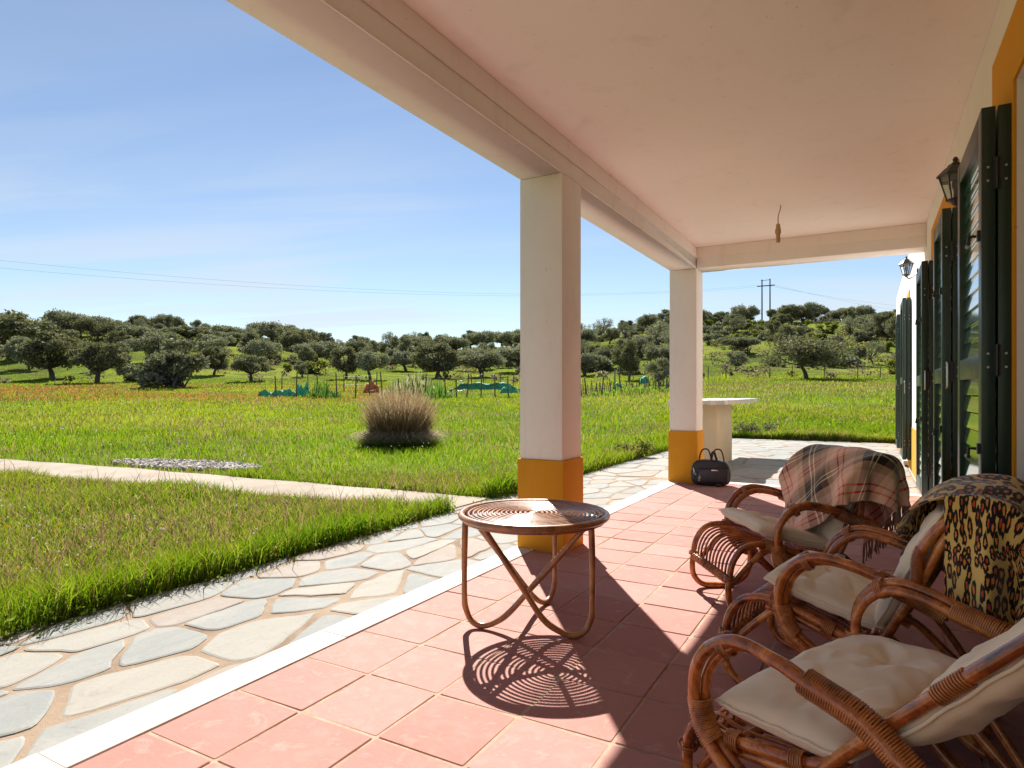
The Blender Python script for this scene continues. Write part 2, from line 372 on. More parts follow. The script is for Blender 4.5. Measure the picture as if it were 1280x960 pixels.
def terrain(x, y):
    x = np.asarray(x, float); y = np.asarray(y, float)
    D = -x * ST + y * CT; L = x * CT + y * ST
    Dc = np.maximum(D, 2.0); px = 640 + FPX * np.clip(L / Dc, -1.3, 1.3)
    zr = CAMH + (YH - np.interp(px, UPX, YGR)) / FPX * np.interp(px, UPX, DRG)
    dr = np.interp(px, UPX, DRG)
    zb = CAMH + (YH - np.interp(px, UPX, YB)) / FPX * 65
    z45 = CAMH + (YH - np.interp(px, UPX, Y45)) / FPX * 45
    z = -0.05 + sstep(14, 45, D) * (z45 + 0.05)
    z = z + np.clip((D - 45) / 20, 0, 1) * (zb - z45)
    t = np.clip((D - 65) / (dr - 65), 0, 1)
    z = z + (t * 0.75 + 0.25 * t * t * (3 - 2 * t)) * (zr - zb)
    z = z - np.maximum(D - dr, 0) * 0.06
    z = z + vnoise(x, y, 0.09) * 0.35 * sstep(60, 120, D) + vnoise(x, y, 0.5) * 0.03 * sstep(12, 25, D)
    return z
def at(px, D):
    """ground point at depth D on the azimuth of photograph column px"""
    L = (px - 640) / FPX * D
    x = L * CT - D * ST; y = L * ST + D * CT
    return x, y, float(terrain(x, y))
def depth_for(px, py, d0=20, d1=230):
    """depth at which the terrain is seen at row py"""
    for D in np.arange(d0, d1, 0.5):
        x, y, z = at(px, D)
        if YH - FPX * (z - CAMH) / D <= py: return D
    return d1
rr = np.concatenate([np.linspace(0.6, 12, 16), np.geomspace(13, 900, 110)])
aa = np.linspace(0, 2 * PI, 361)[:-1]
RR, AA = np.meshgrid(rr, aa, indexing='ij')
gx, gy = RR * np.sin(AA), RR * np.cos(AA)
gz = terrain(gx, gy)
V = np.stack([gx.ravel(), gy.ravel(), gz.ravel()], 1)
V = np.vstack([V, [[0, 0, -0.05]]])
nr, na = RR.shape
i, j = np.meshgrid(np.arange(nr - 1), np.arange(na), indexing='ij')
F4 = np.stack([i * na + j, i * na + (j + 1) % na, (i + 1) * na + (j + 1) % na, (i + 1) * na + j], -1).reshape(-1, 4)[:, ::-1]
F3 = np.stack([np.full(na, nr * na), np.arange(na), (np.arange(na) + 1) % na], 1)[:, ::-1]
tag(npmesh('field', V, F4, F3, MGROUND, smooth=True), 'grassy field rising to low hills', None, kind='structure')

# ------------------------------------------------------------------ terrace floor, kerb, paving, path
random.seed(3)
WX = 0.46            # face of the house wall
TX0, TY1 = -1.862, 7.28
PT = 0.3045
mb = MB(); gb = MB()
gb.box((TX0, -3.2, -0.08), (WX, TY1, -0.0028)); 
nx = 8
for ix in range(nx):
    x0 = TX0 + ix * PT; x1 = min(x0 + PT, WX)
    for iy in range(-15, 20):
        y0 = 1.428 + iy * PT * 1.004; y1 = y0 + PT * 1.004
        if y0 > TY1 - .03: continue
        y1 = min(y1, TY1 + .004)
        g = 0.0048
        a0 = x0 + g * random.uniform(.8, 1.4) * (0.2 if ix == 0 else 1); a1 = x1 - g * random.uniform(.7, 1.4); b0 = y0 + g * random.uniform(.7, 1.4); b1 = y1 - g * random.uniform(.7, 1.4)
        if a1 - a0 < .03 or b1 - b0 < .03: continue
        dz = random.uniform(-.0012, .0012); tx = random.uniform(-.0015, .0015); ty = random.uniform(-.0015, .0015)
        P = []
        rc = .006
        pts = []
        for (cx, cy, sx, sy) in ((a0, b0, 1, 1), (a1, b0, -1, 1), (a1, b1, -1, -1), (a0, b1, 1, -1)):
            pts.append((cx, cy, sx, sy))
        ring = []
        for k, (cx, cy, sx, sy) in enumerate(pts):
            p1, p2 = (cx + sx * rc, cy), (cx, cy + sy * rc)
            pm = (cx + sx * rc * .3, cy + sy * rc * .3)
            ring += [p2, pm, p1] if k % 2 == 0 else [p1, pm, p2]
        n = len(ring); cxm, cym = (a0 + a1) / 2, (b0 + b1) / 2
        def zz_(x, y, h): return h + dz + (x - cxm) * tx / .15 + (y - cym) * ty / .15
        bot = [(x, y, -.02) for x, y in ring]
        mid = [(x, y, zz_(x, y, -.0025)) for x, y in ring]
        top = [(cxm + (x - cxm) * .982, cym + (y - cym) * .982, zz_(x, y, 0)) for x, y in ring]
        f = [(k, (k + 1) % n, n + (k + 1) % n, n + k) for k in range(n)] + [(n + k, n + (k + 1) % n, 2 * n + (k + 1) % n, 2 * n + k) for k in range(n)] + [tuple(2 * n + k for k in range(n))]
        mb.add(bot + mid + top, f)
o = mb.build('terrace_floor', MTILE); tag(o, 'square terracotta tiles of the covered terrace', kind='structure')
tag(gb.build('floor_grout', MGROUT), 'sandy grout bed between the terracotta tiles', kind='structure')
# marble kerb along the terrace edge and end
mb = MB(); y = -3.2
while y < 7.44:
    L = 1.02 + random.uniform(-.03, .03); y1 = min(y + L, 7.44)
    mb.box((-2.012, y + .001, -.10), (TX0 - .003, y1 - .001, .004 + random.uniform(-.001, .001))); y = y1
x = TX0 - .002
while x < WX:
    x1 = min(x + 1.0, WX)
    mb.box((x + .001, TY1 + .006, -.10), (x1 - .001, 7.44, .003)); x = x1
tag(mb.build('kerb', MMARB, bevel=.003), 'white marble kerb edging the terrace', kind='structure')

# crazy paving
def clip_poly(poly, nx_, ny_, c):
    out = []
    for k in range(len(poly)):
        a, b = poly[k], poly[(k + 1) % len(poly)]
        da, db = nx_ * a[0] + ny_ * a[1] - c, nx_ * b[0] + ny_ * b[1] - c
        if da <= 0: out.append(a)
        if (da < 0 < db) or (db < 0 < da):
            t = da / (da - db); out.append((a[0] + (b[0] - a[0]) * t, a[1] + (b[1] - a[1]) * t))
    return out
def crazy(x0, x1, y0, y1, sx, sy, mbq, seed, ymax=None):
    rng = random.Random(seed); pts = []
    sc_ = sx / sy
    for ix in range(-1, int((x1 - x0) / sx) + 2):
        for iy in range(-1, int((y1 - y0) / sy) + 2):
            if rng.random() < .12: continue
            pts.append((x0 + (ix + .5 + rng.uniform(-.46, .46)) * sx, (y0 + (iy + .5 * (ix % 2) + .5 + rng.uniform(-.46, .46)) * sy) * sc_))
    A = np.array(pts)
    for k, p in enumerate(pts):
        if not (x0 - .1 < p[0] < x1 + .1 and y0 - .1 < p[1] / sc_ < y1 + .1): continue
        d = ((A - A[k]) ** 2).sum(1); nb = np.argsort(d)[1:18]
        poly = [(x0, y0 * sc_), (x1, y0 * sc_), (x1, y1 * sc_), (x0, y1 * sc_)]
        for q in nb:
            nx_, ny_ = A[q] - A[k]; c = (A[q] @ A[q] - A[k] @ A[k]) / 2
            poly = clip_poly(poly, nx_, ny_, c)
            if len(poly) < 3: break
        if len(poly) < 3: continue
        poly = [(a, b / sc_) for a, b in poly]
        gap = rng.uniform(.005, .018) 
        cx = sum(a for a, b in poly) / len(poly); cy = sum(b for a, b in poly) / len(poly)
        # inset by moving every edge inwards
        n = len(poly); q = poly
        for e in range(n):
            a, b = poly[e], poly[(e + 1) % n]; ex, ey = b[0] - a[0], b[1] - a[1]; l = math.hypot(ex, ey)
            if l < 1e-6: continue
            nx_, ny_ = ey / l, -ex / l
            if nx_ * (cx - a[0]) + ny_ * (cy - a[1]) > 0: nx_, ny_ = -nx_, -ny_
            gg = gap * rng.uniform(.5, 1.6)
            q = clip_poly(q, nx_, ny_, nx_ * a[0] + ny_ * a[1] - gg)
            if len(q) < 3: break
        if len(q) < 3: continue
        area = abs(sum(q[e][0] * q[(e + 1) % len(q)][1] - q[(e + 1) % len(q)][0] * q[e][1] for e in range(len(q)))) / 2
        if area < .006: continue
        r = q
        for it in range(2):                      # soften the corners, then roughen
            s_ = []
            for e in range(len(r)):
                a, b = r[e], r[(e + 1) % len(r)]
                wq = .12 if it == 0 else .22
                s_ += [(a[0] * (1 - wq) + b[0] * wq, a[1] * (1 - wq) + b[1] * wq), (a[0] * wq + b[0] * (1 - wq), a[1] * wq + b[1] * (1 - wq))]
            r = s_
        fine = []
        for e in range(len(r)):
            a, b = r[e], r[(e + 1) % len(r)]; l = math.hypot(b[0] - a[0], b[1] - a[1]); m_ = max(1, int(l / .05))
            for t in range(m_): fine.append((a[0] + (b[0] - a[0]) * t / m_, a[1] + (b[1] - a[1]) * t / m_))
        r = []
        for a, b in fine:
            v = mnoise.noise_vector(Vector((a * 14, b * 14, seed))) * .013
            r.append((a + v.x, b + v.y))
        n = len(r); h = rng.uniform(-.0015, .003); tx, ty = rng.uniform(-.006, .006), rng.uniform(-.006, .006)
        Z = lambda a, b, z: z + h + (a - cx) * tx + (b - cy) * ty
        bot = [(a, b, -.05) for a, b in r]; mid = [(a, b, Z(a, b, -.0265)) for a, b in r]
        top = []
        for a, b in r:
            l = math.hypot(a - cx, b - cy); s2 = max(.5, 1 - .010 / max(l, .02)); top.append((cx + (a - cx) * s2, cy + (b - cy) * s2, Z(a, b, -.0235)))
        f = [(e, (e + 1) % n, n + (e + 1) % n, n + e) for e in range(n)] + [(n + e, n + (e + 1) % n, 2 * n + (e + 1) % n, 2 * n + e) for e in range(n)] + [tuple(2 * n + e for e in range(n))]
        if sum((r[e][0] * r[(e + 1) % n][1] - r[(e + 1) % n][0] * r[e][1]) for e in range(n)) < 0: f = [t[::-1] for t in f]
        mbq.add(bot + mid + top, f)
mb = MB()
crazy(-3.20, -2.02, -2.0, 7.44, .245, .38, mb, 5)
crazy(-3.20, WX - .01, 7.46, 15.2, .42, .50, mb, 9)
tag(mb.build('paving', MSTONE), 'irregular flagstones of the crazy paving', kind='structure')
mb = MB(); mb.box((-3.24, -2.2, -.12), (-2.014, 7.45, -.0275)); mb.box((-3.24, 7.45, -.12), (WX - .003, 15.25, -.0275))
tag(mb.build('paving_bed', MMORT), 'mortar bed of the crazy paving', kind='structure')
# concrete path through the grass
def path_lo(x): return 4.62 + (x + 3.2) * 0.115 - max(0, -(x + 9)) * 0.05
def path_hi(x): return 5.32 + (x + 3.2) * 0.05 - max(0, -(x + 9)) * 0.05
mb = MB(); xs = np.linspace(-3.22, -24, 90); v = []; f = []
for k, x in enumerate(xs):
    lo = path_lo(x) + .02 * math.sin(x * 5.1); hi = path_hi(x) + .025 * math.sin(x * 4.3 + 1)
    zt = float(terrain(x, 5)) + .03
    v += [(x, lo, zt - .1), (x, lo, zt), (x, hi, zt), (x, hi, zt - .1)]
    if k:
        for t in range(3): f.append((4 * (k - 1) + t, 4 * (k - 1) + t + 1, 4 * k + t + 1, 4 * k + t))
mb.add(v, f)
tag(mb.build('path', MCONC), 'pale concrete path crossing the grass', kind='structure')
# gravel patch behind the path
mb = MB(); rng = random.Random(8)
for k in range(1500):
    a = rng.random() * 2 * PI; q = math.sqrt(rng.random())
    x = -8.6 + q * 1.35 * math.cos(a); y = 5.72 + q * .42 * math.sin(a) + (x + 8.6) * .12; r = rng.uniform(.012, .038)
    v = [(x + r * math.cos(t) * rng.uniform(.7, 1.2), y + r * math.sin(t) * rng.uniform(.7, 1.2), -.04 + 0.0) for t in (0, 1.2, 2.5, 3.8, 5)]
    v2 = [(p[0] * .7 + x * .3, p[1] * .7 + y * .3, -.04 + r * rng.uniform(.7, 1.2)) for p in v]
    mb.add(v + v2, [(e, (e + 1) % 5, 5 + (e + 1) % 5, 5 + e) for e in range(5)] + [(5, 6, 7, 8, 9)])
def mk_gravel():
    m = Mat('gravel'); m.color(m.ramp(m.island(), [(0, (0.25, 0.22, 0.2)), (.5, (0.42, 0.37, 0.33)), (1, (0.58, 0.54, 0.5))])); m.set(Roughness=.9); return m.m
tag(mb.build('gravel', mk_gravel()), 'patch of loose pale gravel beside the concrete path', 'gravel', kind='stuff')

# ------------------------------------------------------------------ the house
CZ, BZ = 2.60, 2.375
PX0, PX1 = -1.975, -1.675
house = tag(empty('house', (WX, 6, 0)), 'white house with ochre trim, green shutters and a pillared terrace roof', 'house')
HI = Matrix.Translation((-WX, -6, 0))
def hpart(mbq, name, mats, parent=None, **kw):
    mbq.v = [(a - WX, b - 6, c) for a, b, c in mbq.v]
    return mbq.build(name, mats, parent or house, **kw)
OPEN = [(1.0, 2.90, 2.13), (5.05, 6.02, 2.13), (10.45, 11.5, 2.2)]
WT = .34
mb = MB(); y = -3.2
HY1 = 15.2
for a, b, z in OPEN:
    mb.box((WX, y, -.1), (WX + WT, a, 2.9)); mb.box((WX, a, z), (WX + WT, b, 2.9)); y = b
mb.box((WX, y, -.1), (WX + WT, HY1, 2.9))
mb.box((WX + WT, HY1 - .3, -.1), (8, HY1, 2.9)); mb.box((8, -3.2, -.1), (8.3, HY1, 2.9)); mb.box((WX + WT, -3.2, -.1), (8, -2.9, 2.9))
hpart(mb, 'wall', MW)
mb = MB(); mb.box((WX + WT, -2.9, -.1), (8, HY1 - .3, -.02)); hpart(mb, 'room_floor', MTILE)
# ochre plinth band and window surrounds
SW = .46; y = -3.2
for a, b, z in OPEN:
    ya = a - (.40 if a > 9 else SW); yb = b + (.40 if a > 9 else SW)
    mb = MB(); mb.box((WX - .006, y, 0), (WX, ya, .57)); hpart(mb, 'plinth', MO); y = yb
mb = MB(); mb.box((WX - .006, y, -.02), (WX, HY1, .57))
hpart(mb, 'plinth', MO)
for a, b, z in OPEN:
    mb = MB(); s_ = SW if a < 9 else .40; top = 2.38
    mb.box((WX - .010, a - s_, 0), (WX, a, top)); mb.box((WX - .010, b, 0), (WX, b + s_, top)); mb.box((WX - .010, a, z), (WX, b, top))
    hpart(mb, 'surround', MO)
    # door leaf inside the recess
    fr = MB(); X0, X1 = WX + .16, WX + .21
    ym = (a + b) / 2
    for (p, q) in ((a + .001, ym - .001), (ym + .001, b - .001)):
        fr.box((X0, p, 0.0), (X1, p + .09, z)); fr.box((X0, q - .09, 0), (X1, q, z)); fr.box((X0, p + .09, 0), (X1, q - .09, .14)); fr.box((X0, p + .09, z - .1), (X1, q - .09, z - .001)); fr.box((X0, p + .09, .95), (X1, q - .09, 1.02))
    dr = hpart(fr, 'glazed_door', MFRAME)
    gl = MB()
    for (p, q) in ((a, ym), (ym, b)):
        gl.box((X0 + .02, p + .09, .14), (X0 + .028, q - .09, .95)); gl.box((X0 + .02, p + .09, 1.02), (X0 + .028, q - .09, z - .1))
    hpart(gl, 'pane', MGLASS, dr); 
    sl = MB(); sl.box((WX - (.17 if 4 < a < 9 else .06 if a > 9 else -.02), a - (.06 if a > 4 else -.002), .0045), (WX + .155, b + (.06 if a > 4 else -.002), .05 if a < 9 else .06)); hpart(sl, 'sill', MMARB, bevel=.004)
# terrace ceiling, beams, roof
mb = MB(); mb.box((PX1, -3.2, CZ), (WX - .001, 7.16, CZ + .12)); 
hpart(mb, 'ceiling', MC)
mb = MB(); mb.box((PX0, -3.2, BZ), (PX1, 7.46, 2.74)); mb.box((PX1, 7.16, BZ), (WX - .0015, 7.46, 2.74))
hpart(mb, 'beam', MW, bevel=.006)
mb = MB()                                  # shallow cornice on the inside of the beams
mb.box((PX1, -3.2, CZ - .115), (PX1 + .006, 7.16, CZ - .002)); mb.box((PX1 + .006, 7.152, CZ - .115), (WX - .002, 7.1595, CZ - .002))
hpart(mb, 'cornice', MC)
for y0 in (3.63, 7.16):
    mb = MB(); mb.box((PX0, y0 + .0, .575), (PX1 - .0, y0 + .3, BZ - .001))
    p = hpart(mb, 'pillar', MW, bevel=.006)
    mb = MB(); mb.box((PX0 - .012, y0 - .012, -.02), (PX1 + .012, y0 + .312, .575)); hpart(mb, 'base_band', MO, p, bevel=.005)
# roof slab and half-round tiles
EX, EZ = -2.30, 2.70
RIDX, RIDZ = 4.2, 4.5
def roofz(x): return EZ + (x - EX) / (RIDX - EX) * (RIDZ - EZ)
mb = MB()
v = [(EX + .1, -3.4, 2.742), (EX + .1, 7.9, 2.742), (EX + .1, -3.4, 2.80), (EX + .1, 7.9, 2.80), (RIDX, -3.4, RIDZ + .02), (RIDX, 7.9, RIDZ + .02), (RIDX, -3.4, 2.902), (RIDX, 7.9, 2.902)]
mb.v = []; mb.add([(EX + .08, -3.4, 2.745), (WX + .3, -3.4, 2.905), (RIDX, -3.4, 2.905), (RIDX, -3.4, RIDZ), (EX + .08, -3.4, roofz(EX + .08)),
                   (EX + .08, 7.8, 2.745), (WX + .3, 7.8, 2.905), (RIDX, 7.8, 2.905), (RIDX, 7.8, RIDZ), (EX + .08, 7.8, roofz(EX + .08))],
                  [(0, 1, 2, 3, 4), (9, 8, 7, 6, 5), (0, 5, 6, 1), (1, 6, 7, 2), (2, 7, 8, 3), (3, 8, 9, 4), (4, 9, 5, 0)])
mb.add([(WX + .0, 7.8, 2.905), (8.4, 7.8, 2.905), (RIDX, 7.8, RIDZ), (WX, HY1 + .1, 2.905), (8.4, HY1 + .1, 2.905), (RIDX, HY1 + .1, RIDZ)],
       [(0, 1, 2), (5, 4, 3), (0, 3, 4, 1), (1, 4, 5, 2), (2, 5, 3, 0)])
mb.add([(RIDX + .01, -3.4, 2.905), (8.4, -3.4, 2.905), (RIDX + .01, -3.4, RIDZ), (RIDX + .01, 7.79, 2.905), (8.4, 7.79, 2.905), (RIDX + .01, 7.79, RIDZ)],
       [(0, 1, 2), (5, 4, 3), (0, 3, 4, 1), (1, 4, 5, 2), (2, 5, 3, 0)])
rf = hpart(mb, 'roof', MW)
mb = MB(); period = .21; ys = np.arange(-3.4, 7.9, period / 8); v = []; f = []
for k, yy in enumerate(ys):
    ph = (yy / period) % 1.0
    h = .055 * math.sqrt(max(0, 1 - (2 * ph - 1) ** 2))
    ext = 0.03 * math.sqrt(max(0, 1 - (2 * ph - 1) ** 2))
    for (xx, zz2) in ((EX - ext, roofz(EX) - .028 + h), (RIDX, RIDZ + .03 + h)): v.append((xx, yy, zz2))
    for (xx, zz2) in ((EX - ext, roofz(EX) - .010 + h), (RIDX, RIDZ + .048 + h)): v.append((xx, yy, zz2))
    if k:
        b = 4 * k; a = b - 4
        f += [(a, b, b + 1, a + 1), (a + 2, a + 3, b + 3, b + 2), (a, a + 2, b + 2, b)]
mb.add(v, f); hpart(mb, 'roof_tiles', MTILE, rf, smooth=True)
# shutters: two leaves folded together against the wall, edge towards us
def shutter(y0, w, x_out, flip=1, z0=.17, z1=2.06, handle=True):
    sh = empty('shutter', (0, 0, 0), 0, house); sh.location = (x_out - WX, y0 - 6, z0)
    H_ = z1 - z0
    for li, xo in enumerate((0.0, .050)):
        fr = MB(); t = .043; st = .075
        fr.box((xo, 0, 0), (xo + t, st, H_)); fr.box((xo, w - st, 0), (xo + t, w, H_))
        for (za, zb) in ((0, .10), (H_ * .47, H_ * .47 + .09), (H_ - .09, H_)): fr.box((xo + .001, st, za), (xo + t - .001, w - st, zb))
        fr.build('leaf_frame', MGDARK, sh, bevel=.003)
        sl = MB()
        for (za, zb) in ((.10, H_ * .47), (H_ * .47 + .09, H_ - .09)):
            n = int((zb - za) / .066)
            for k in range(n):
                zc = za + (k + .5) * (zb - za) / n
                rot = Matrix.Rotation(R(97), 3, 'Y')
                sl.box((xo + t / 2 - .033, st, zc - .0035), (xo + t / 2 + .033, w - st, zc + .0035), rot=rot)
        sl.build('slats', MGREEN, sh)
    # hinges with screws on the near edge
    for zc in (.22, .95, H_ - .25):
        hg = MB(); hg.box((.036, -.004, zc - .06), (.058, .0005, zc + .06))
        hg.tube([(.047, -.006, zc - .055), (.047, -.006, zc + .055)], .006, 8); hg.build('hinge', MBLACK, sh)
    for zc in (.22, .95, H_ - .25):
        for q in (.020, .074):
            for dz in (-.025, .025):
                pts = [(q, -.0005, zc + dz), (q, -.0035, zc + dz)]
                sw = MB(); sw.tube(pts, .0045, 8); sw.build('screw', MSTEEL, sh)
    for zc in (.62, 1.42):
        lt = MB(); lt.box((-.010, .02, zc - .02), (-.001, .045, zc + .02)); lt.tube([(-.012, .032, zc), (-.035, .032, zc), (-.037, .032, zc - .03)], .006, 8)
        lt.tube([(-.037, .012, zc - .03), (-.037, .075, zc - .03)], .007, 8)
        lt.build('latch', MBLACK, sh)
    if handle:
        hd = MB(); zc = .93
        hd.tube(catmull([(.02, -.002, zc + .075), (.02, -.035, zc + .072), (.02, -.045, zc + .05), (.02, -.045, zc - .05), (.02, -.035, zc - .072), (.02, -.002, zc - .075)], 4), .0055, 8)
        hd.build('handle', MSTEEL, sh)
    return sh
shutter(2.93, .74, .360, handle=False)
shutter(4.42, .60, .360)
shutter(6.10, .74, .360)
shutter(9.62, .78, .360, z0=.14, z1=2.22)
shutter(11.60, .70, .360, z0=.14, z1=2.22, handle=False)

# wall lanterns
def lantern(loc, label, q=1.0):
    L = empty('wall_lantern', loc); tag(L, label, 'lantern', 'lanterns on the house wall')
    L.scale = (q, q, q); back = (WX - loc[0]) / q
    roof = MB()
    prof = [(.105, -.006), (.100, .004), (.060, .045), (.045, .055), (.040, .066), (.020, .078), (.012, .09)]
    roof.lathe(prof, (0, 0, .03), 6); roof.lathe([(.012, .088), (.017, .098), (.010, .112), (.002, .116)], (0, 0, .03), 10)
    roof.build('cap', MBLACK, L)
    cg = MB()
    for k in range(6):
        a = 2 * PI * k / 6
        cg.tube([(.088 * math.cos(a), .088 * math.sin(a), .028), (.045 * math.cos(a), .045 * math.sin(a), -.125)], .0045, 6)
    cg.lathe([(.052, 0), (.052, .010)], (0, 0, -.132), 6); cg.lathe([(.012, 0), (.03, .02), (.045, .028)], (0, 0, -.162), 10)
    cg.build('cage', MBLACK, L)
    g = MB(); g.lathe([(.041, -.122), (.083, .026)], (0, 0, 0), 6); g.build('glass', MGLASS, L)
    b = MB(); b.lathe([(.012, -.11), (.012, -.07), (.02, -.05), (.022, -.02), (.012, .0)], (0, 0, 0), 12); b.build('bulb', paint('opal_bulb', (.8, .76, .66), .3), L)
    ar = MB(); ar.tube(catmull([(.0, 0, -.155), (.03, 0, -.185), (.07, 0, -.17), (back - .01, 0, -.12)], 6), .008, 8)
    ar.box((back - .014, -.035, -.19), (back - .0005, .035, -.05)); ar.build('bracket', MBLACK, L)
    return L
lantern((.385, 4.02, 2.105), 'black six sided lantern between the two nearest shutters, partly hidden by one', .82)
lantern((.352, 8.42, 2.42), 'small black lantern on the sunlit white wall beyond the terrace beam', .76)
# hanging lamp holder
hl = tag(empty('lamp_holder', (-.68, 5.88, CZ)), 'bare lamp holder without bulb hanging from the terrace ceiling by a short flex', 'lamp holder')
mb = MB(); mb.tube(catmull([(.012, 0, 0), (.010, 0, -.03), (.0, .004, -.06), (-.008, 0, -.10), (-.008, 0, -.16)], 6), .0045, 6); mb.build('flex', MBROWN, hl)
mb = MB(); mb.lathe([(.008, 0), (.017, -.01), (.019, -.045), (.024, -.05), (.024, -.085), (.017, -.09), (.016, -.16), (.012, -.16)], (-.008, 0, -.155), 16); mb.build('socket', MBROWN, hl, smooth=False)

# ------------------------------------------------------------------ grass
G = np.random.default_rng(11)
def in_paving(x, y):
    a = (x > -3.17) & (y < 7.5) & (x < 1)
    edge = 15.05 + 0.0 * x
    b = (x > -3.17) & (y >= 7.4) & (y < edge) & (x < .5)
    return a | b | ((x > .44) & (y < 15.3))
def path_band(x, y):
    lo = 4.62 + (x + 3.2) * 0.115 - np.maximum(0, -(x + 9)) * 0.05; hi = 5.32 + (x + 3.2) * 0.05 - np.maximum(0, -(x + 9)) * 0.05
    return (x < -3.1) & (y > lo - .02) & (y < hi + .02)
def gravel_band(x, y):
    return ((x + 8.6) / 1.4) ** 2 + ((y - 5.72 - (x + 8.6) * .12) / .45) ** 2 < 1
def smooth_noise(x, y, s, seed=0):
    r = np.random.default_rng(seed); out = np.zeros_like(x)
    for k in range(7):
        a = r.uniform(0, 2 * PI); f_ = s * (1.6 ** (k * .6)); out += np.sin((x * math.cos(a) + y * math.sin(a)) * f_ + r.uniform(0, 6.28)) * (0.8 ** k)
    return out / 2.2
def polar_points(n, d0, d1, p0, p1):
    """points spread over a wedge seen from the terrace, denser nearby"""
    u = G.random(n); D = (d0 ** .35 + u * (d1 ** .35 - d0 ** .35)) ** (1 / .35)
    px = p0 + G.random(n) * (p1 - p0)
    L = (px - 640) / FPX * D
    return L * CT - D * ST, L * ST + D * CT, D
pts = []
def add_pts(n, d0, d1, p0, p1):
    x, y, D = polar_points(n, d0, d1, p0, p1)
    k = ~(in_paving(x, y) | path_band(x, y) | gravel_band(x, y)); pts.append(np.stack([x[k], y[k], D[k]], 1))
add_pts(150000, 2.9, 8, -160, 660)
add_pts(190000, 6.5, 70, -160, 1135)
add_pts(30000, 13.0, 24, 820, 1135)
add_pts(60000, 45, 170, -100, 1135)
# thick fringe along the paving, the path and the far paving edge
n = 15000; x = -3.15 - G.exponential(.17, n); y = G.uniform(.2, 13.5, n)
k = ~(path_band(x, y)); pts.append(np.stack([x[k], y[k], np.full(k.sum(), 4.0)], 1))
n = 9000; x = G.uniform(-3.2, .45, n); y = 15.06 + G.exponential(.2, n); pts.append(np.stack([x, y, np.full(n, 14.)], 1))
P = np.vstack(pts); x, y = P[:, 0], P[:, 1]
D = np.maximum(-x * ST + y * CT, 2.5); n = len(x)
z = terrain(x, y) - .015
edge = np.exp(-np.maximum(-3.16 - x, 0) / .35) * (y < 13) * (x < -3.1) * np.clip(.55 + .75 * smooth_noise(x, y, 1.9, 63), .05, 1.5)
edge2 = np.exp(-np.maximum(y - 15.05, 0) / .6) * (x > -3.3)
big = smooth_noise(x, y, .35, 3); mid = smooth_noise(x, y, 1.6, 5)
nearpath = np.exp(-np.abs(y - (path_lo_np := (4.62 + (x + 3.2) * .115))) / .5)
h = (.085 + .05 * np.clip(mid + .3, 0, 1.5) + .075 * edge + .06 * edge2) * G.uniform(.55, 1.35, n)
h *= np.where(D > 12, 1.35, 1.0)
wid = (.0026 + .00085 * D) * G.uniform(.7, 1.4, n)
# colours: fresh green, yellow green, straw, purple seed heads
c0 = np.array([.098, .178, .018]); c1 = np.array([.215, .245, .028]); c2 = np.array([.25, .205, .075]); c3 = np.array([.17, .10, .085])
t = np.clip(.5 + .45 * smooth_noise(x, y, .22, 9) + G.normal(0, .28, n) - .22 * edge - .15 * edge2, 0, 1)[:, None]
C = c0 * (1 - t) + c1 * t
dry = (G.random(n) < np.clip(.11 + .20 * smooth_noise(x, y, .55, 21) + .11 * (D < 9) * (x < -3.7), .03, .45) * (1 - .8 * edge))
C[dry] = c2 * G.uniform(.7, 1.2, (dry.sum(), 1))
pur = (G.random(n) < np.clip(.03 + .16 * smooth_noise(x, y, .8, 31), 0, .25) * (1 - edge)); C[pur] = c3 * G.uniform(.7, 1.3, (pur.sum(), 1))
# reddish sorrel band at the far side of the field, on the left
pxs = 640 + FPX * (x * CT + y * ST) / D
red = (D > 33) & (D < 62) & (pxs < 520) & (G.random(n) < np.clip(.75 + .6 * smooth_noise(x, y, .12, 41), 0, .95) * np.exp(-((D - 46) / 13.) ** 2))
C[red] = np.array([.30, .125, .06]) * G.uniform(.6, 1.2, (red.sum(), 1))
dryr = (D > 30) & (pxs > 700) & (G.random(n) < .55 * np.exp(-((D - 42) / 10.) ** 2)); C[dryr] = np.array([.22, .17, .085]) * G.uniform(.6, 1.2, (dryr.sum(), 1))
C *= G.uniform(.8, 1.2, (n, 1))
tall = (G.random(n) < .012) & (D < 10); h[tall] *= G.uniform(1.6, 2.4, tall.sum()); wid[tall] *= .7; C[tall] = np.array([.16, .10, .07])
ang = G.uniform(0, 2 * PI, n); lean = h * G.uniform(.1, .75, n); la = G.uniform(0, 2 * PI, n)
wx, wy = np.cos(ang) * wid / 2, np.sin(ang) * wid / 2; lx, ly = np.cos(la) * lean, np.sin(la) * lean
V = np.empty((n, 5, 3))
V[:, 0] = np.stack([x - wx, y - wy, z], 1); V[:, 1] = np.stack([x + wx, y + wy, z], 1)
V[:, 2] = np.stack([x + wx * .75 + lx * .3, y + wy * .75 + ly * .3, z + h * .58], 1); V[:, 3] = np.stack([x - wx * .75 + lx * .3, y - wy * .75 + ly * .3, z + h * .58], 1)
V[:, 4] = np.stack([x + lx, y + ly, z + h * G.uniform(.85, 1.0, n)], 1)
b = np.arange(n)[:, None] * 5
A = np.repeat(np.concatenate([C, np.ones((n, 1))], 1), 5, 0).reshape(n, 5, 4)
A[:, 4, :3] = A[:, 4, :3] * np.array([1.15, 1.08, 1.0]); 
tag(npmesh('grass', V.reshape(-1, 3), b + np.array([0, 1, 2, 3]), b + np.array([3, 2, 4]), MGRASS, A.reshape(-1, 4)), 'tall fresh spring grass of the field and the lawn strip', 'grass', kind='stuff')
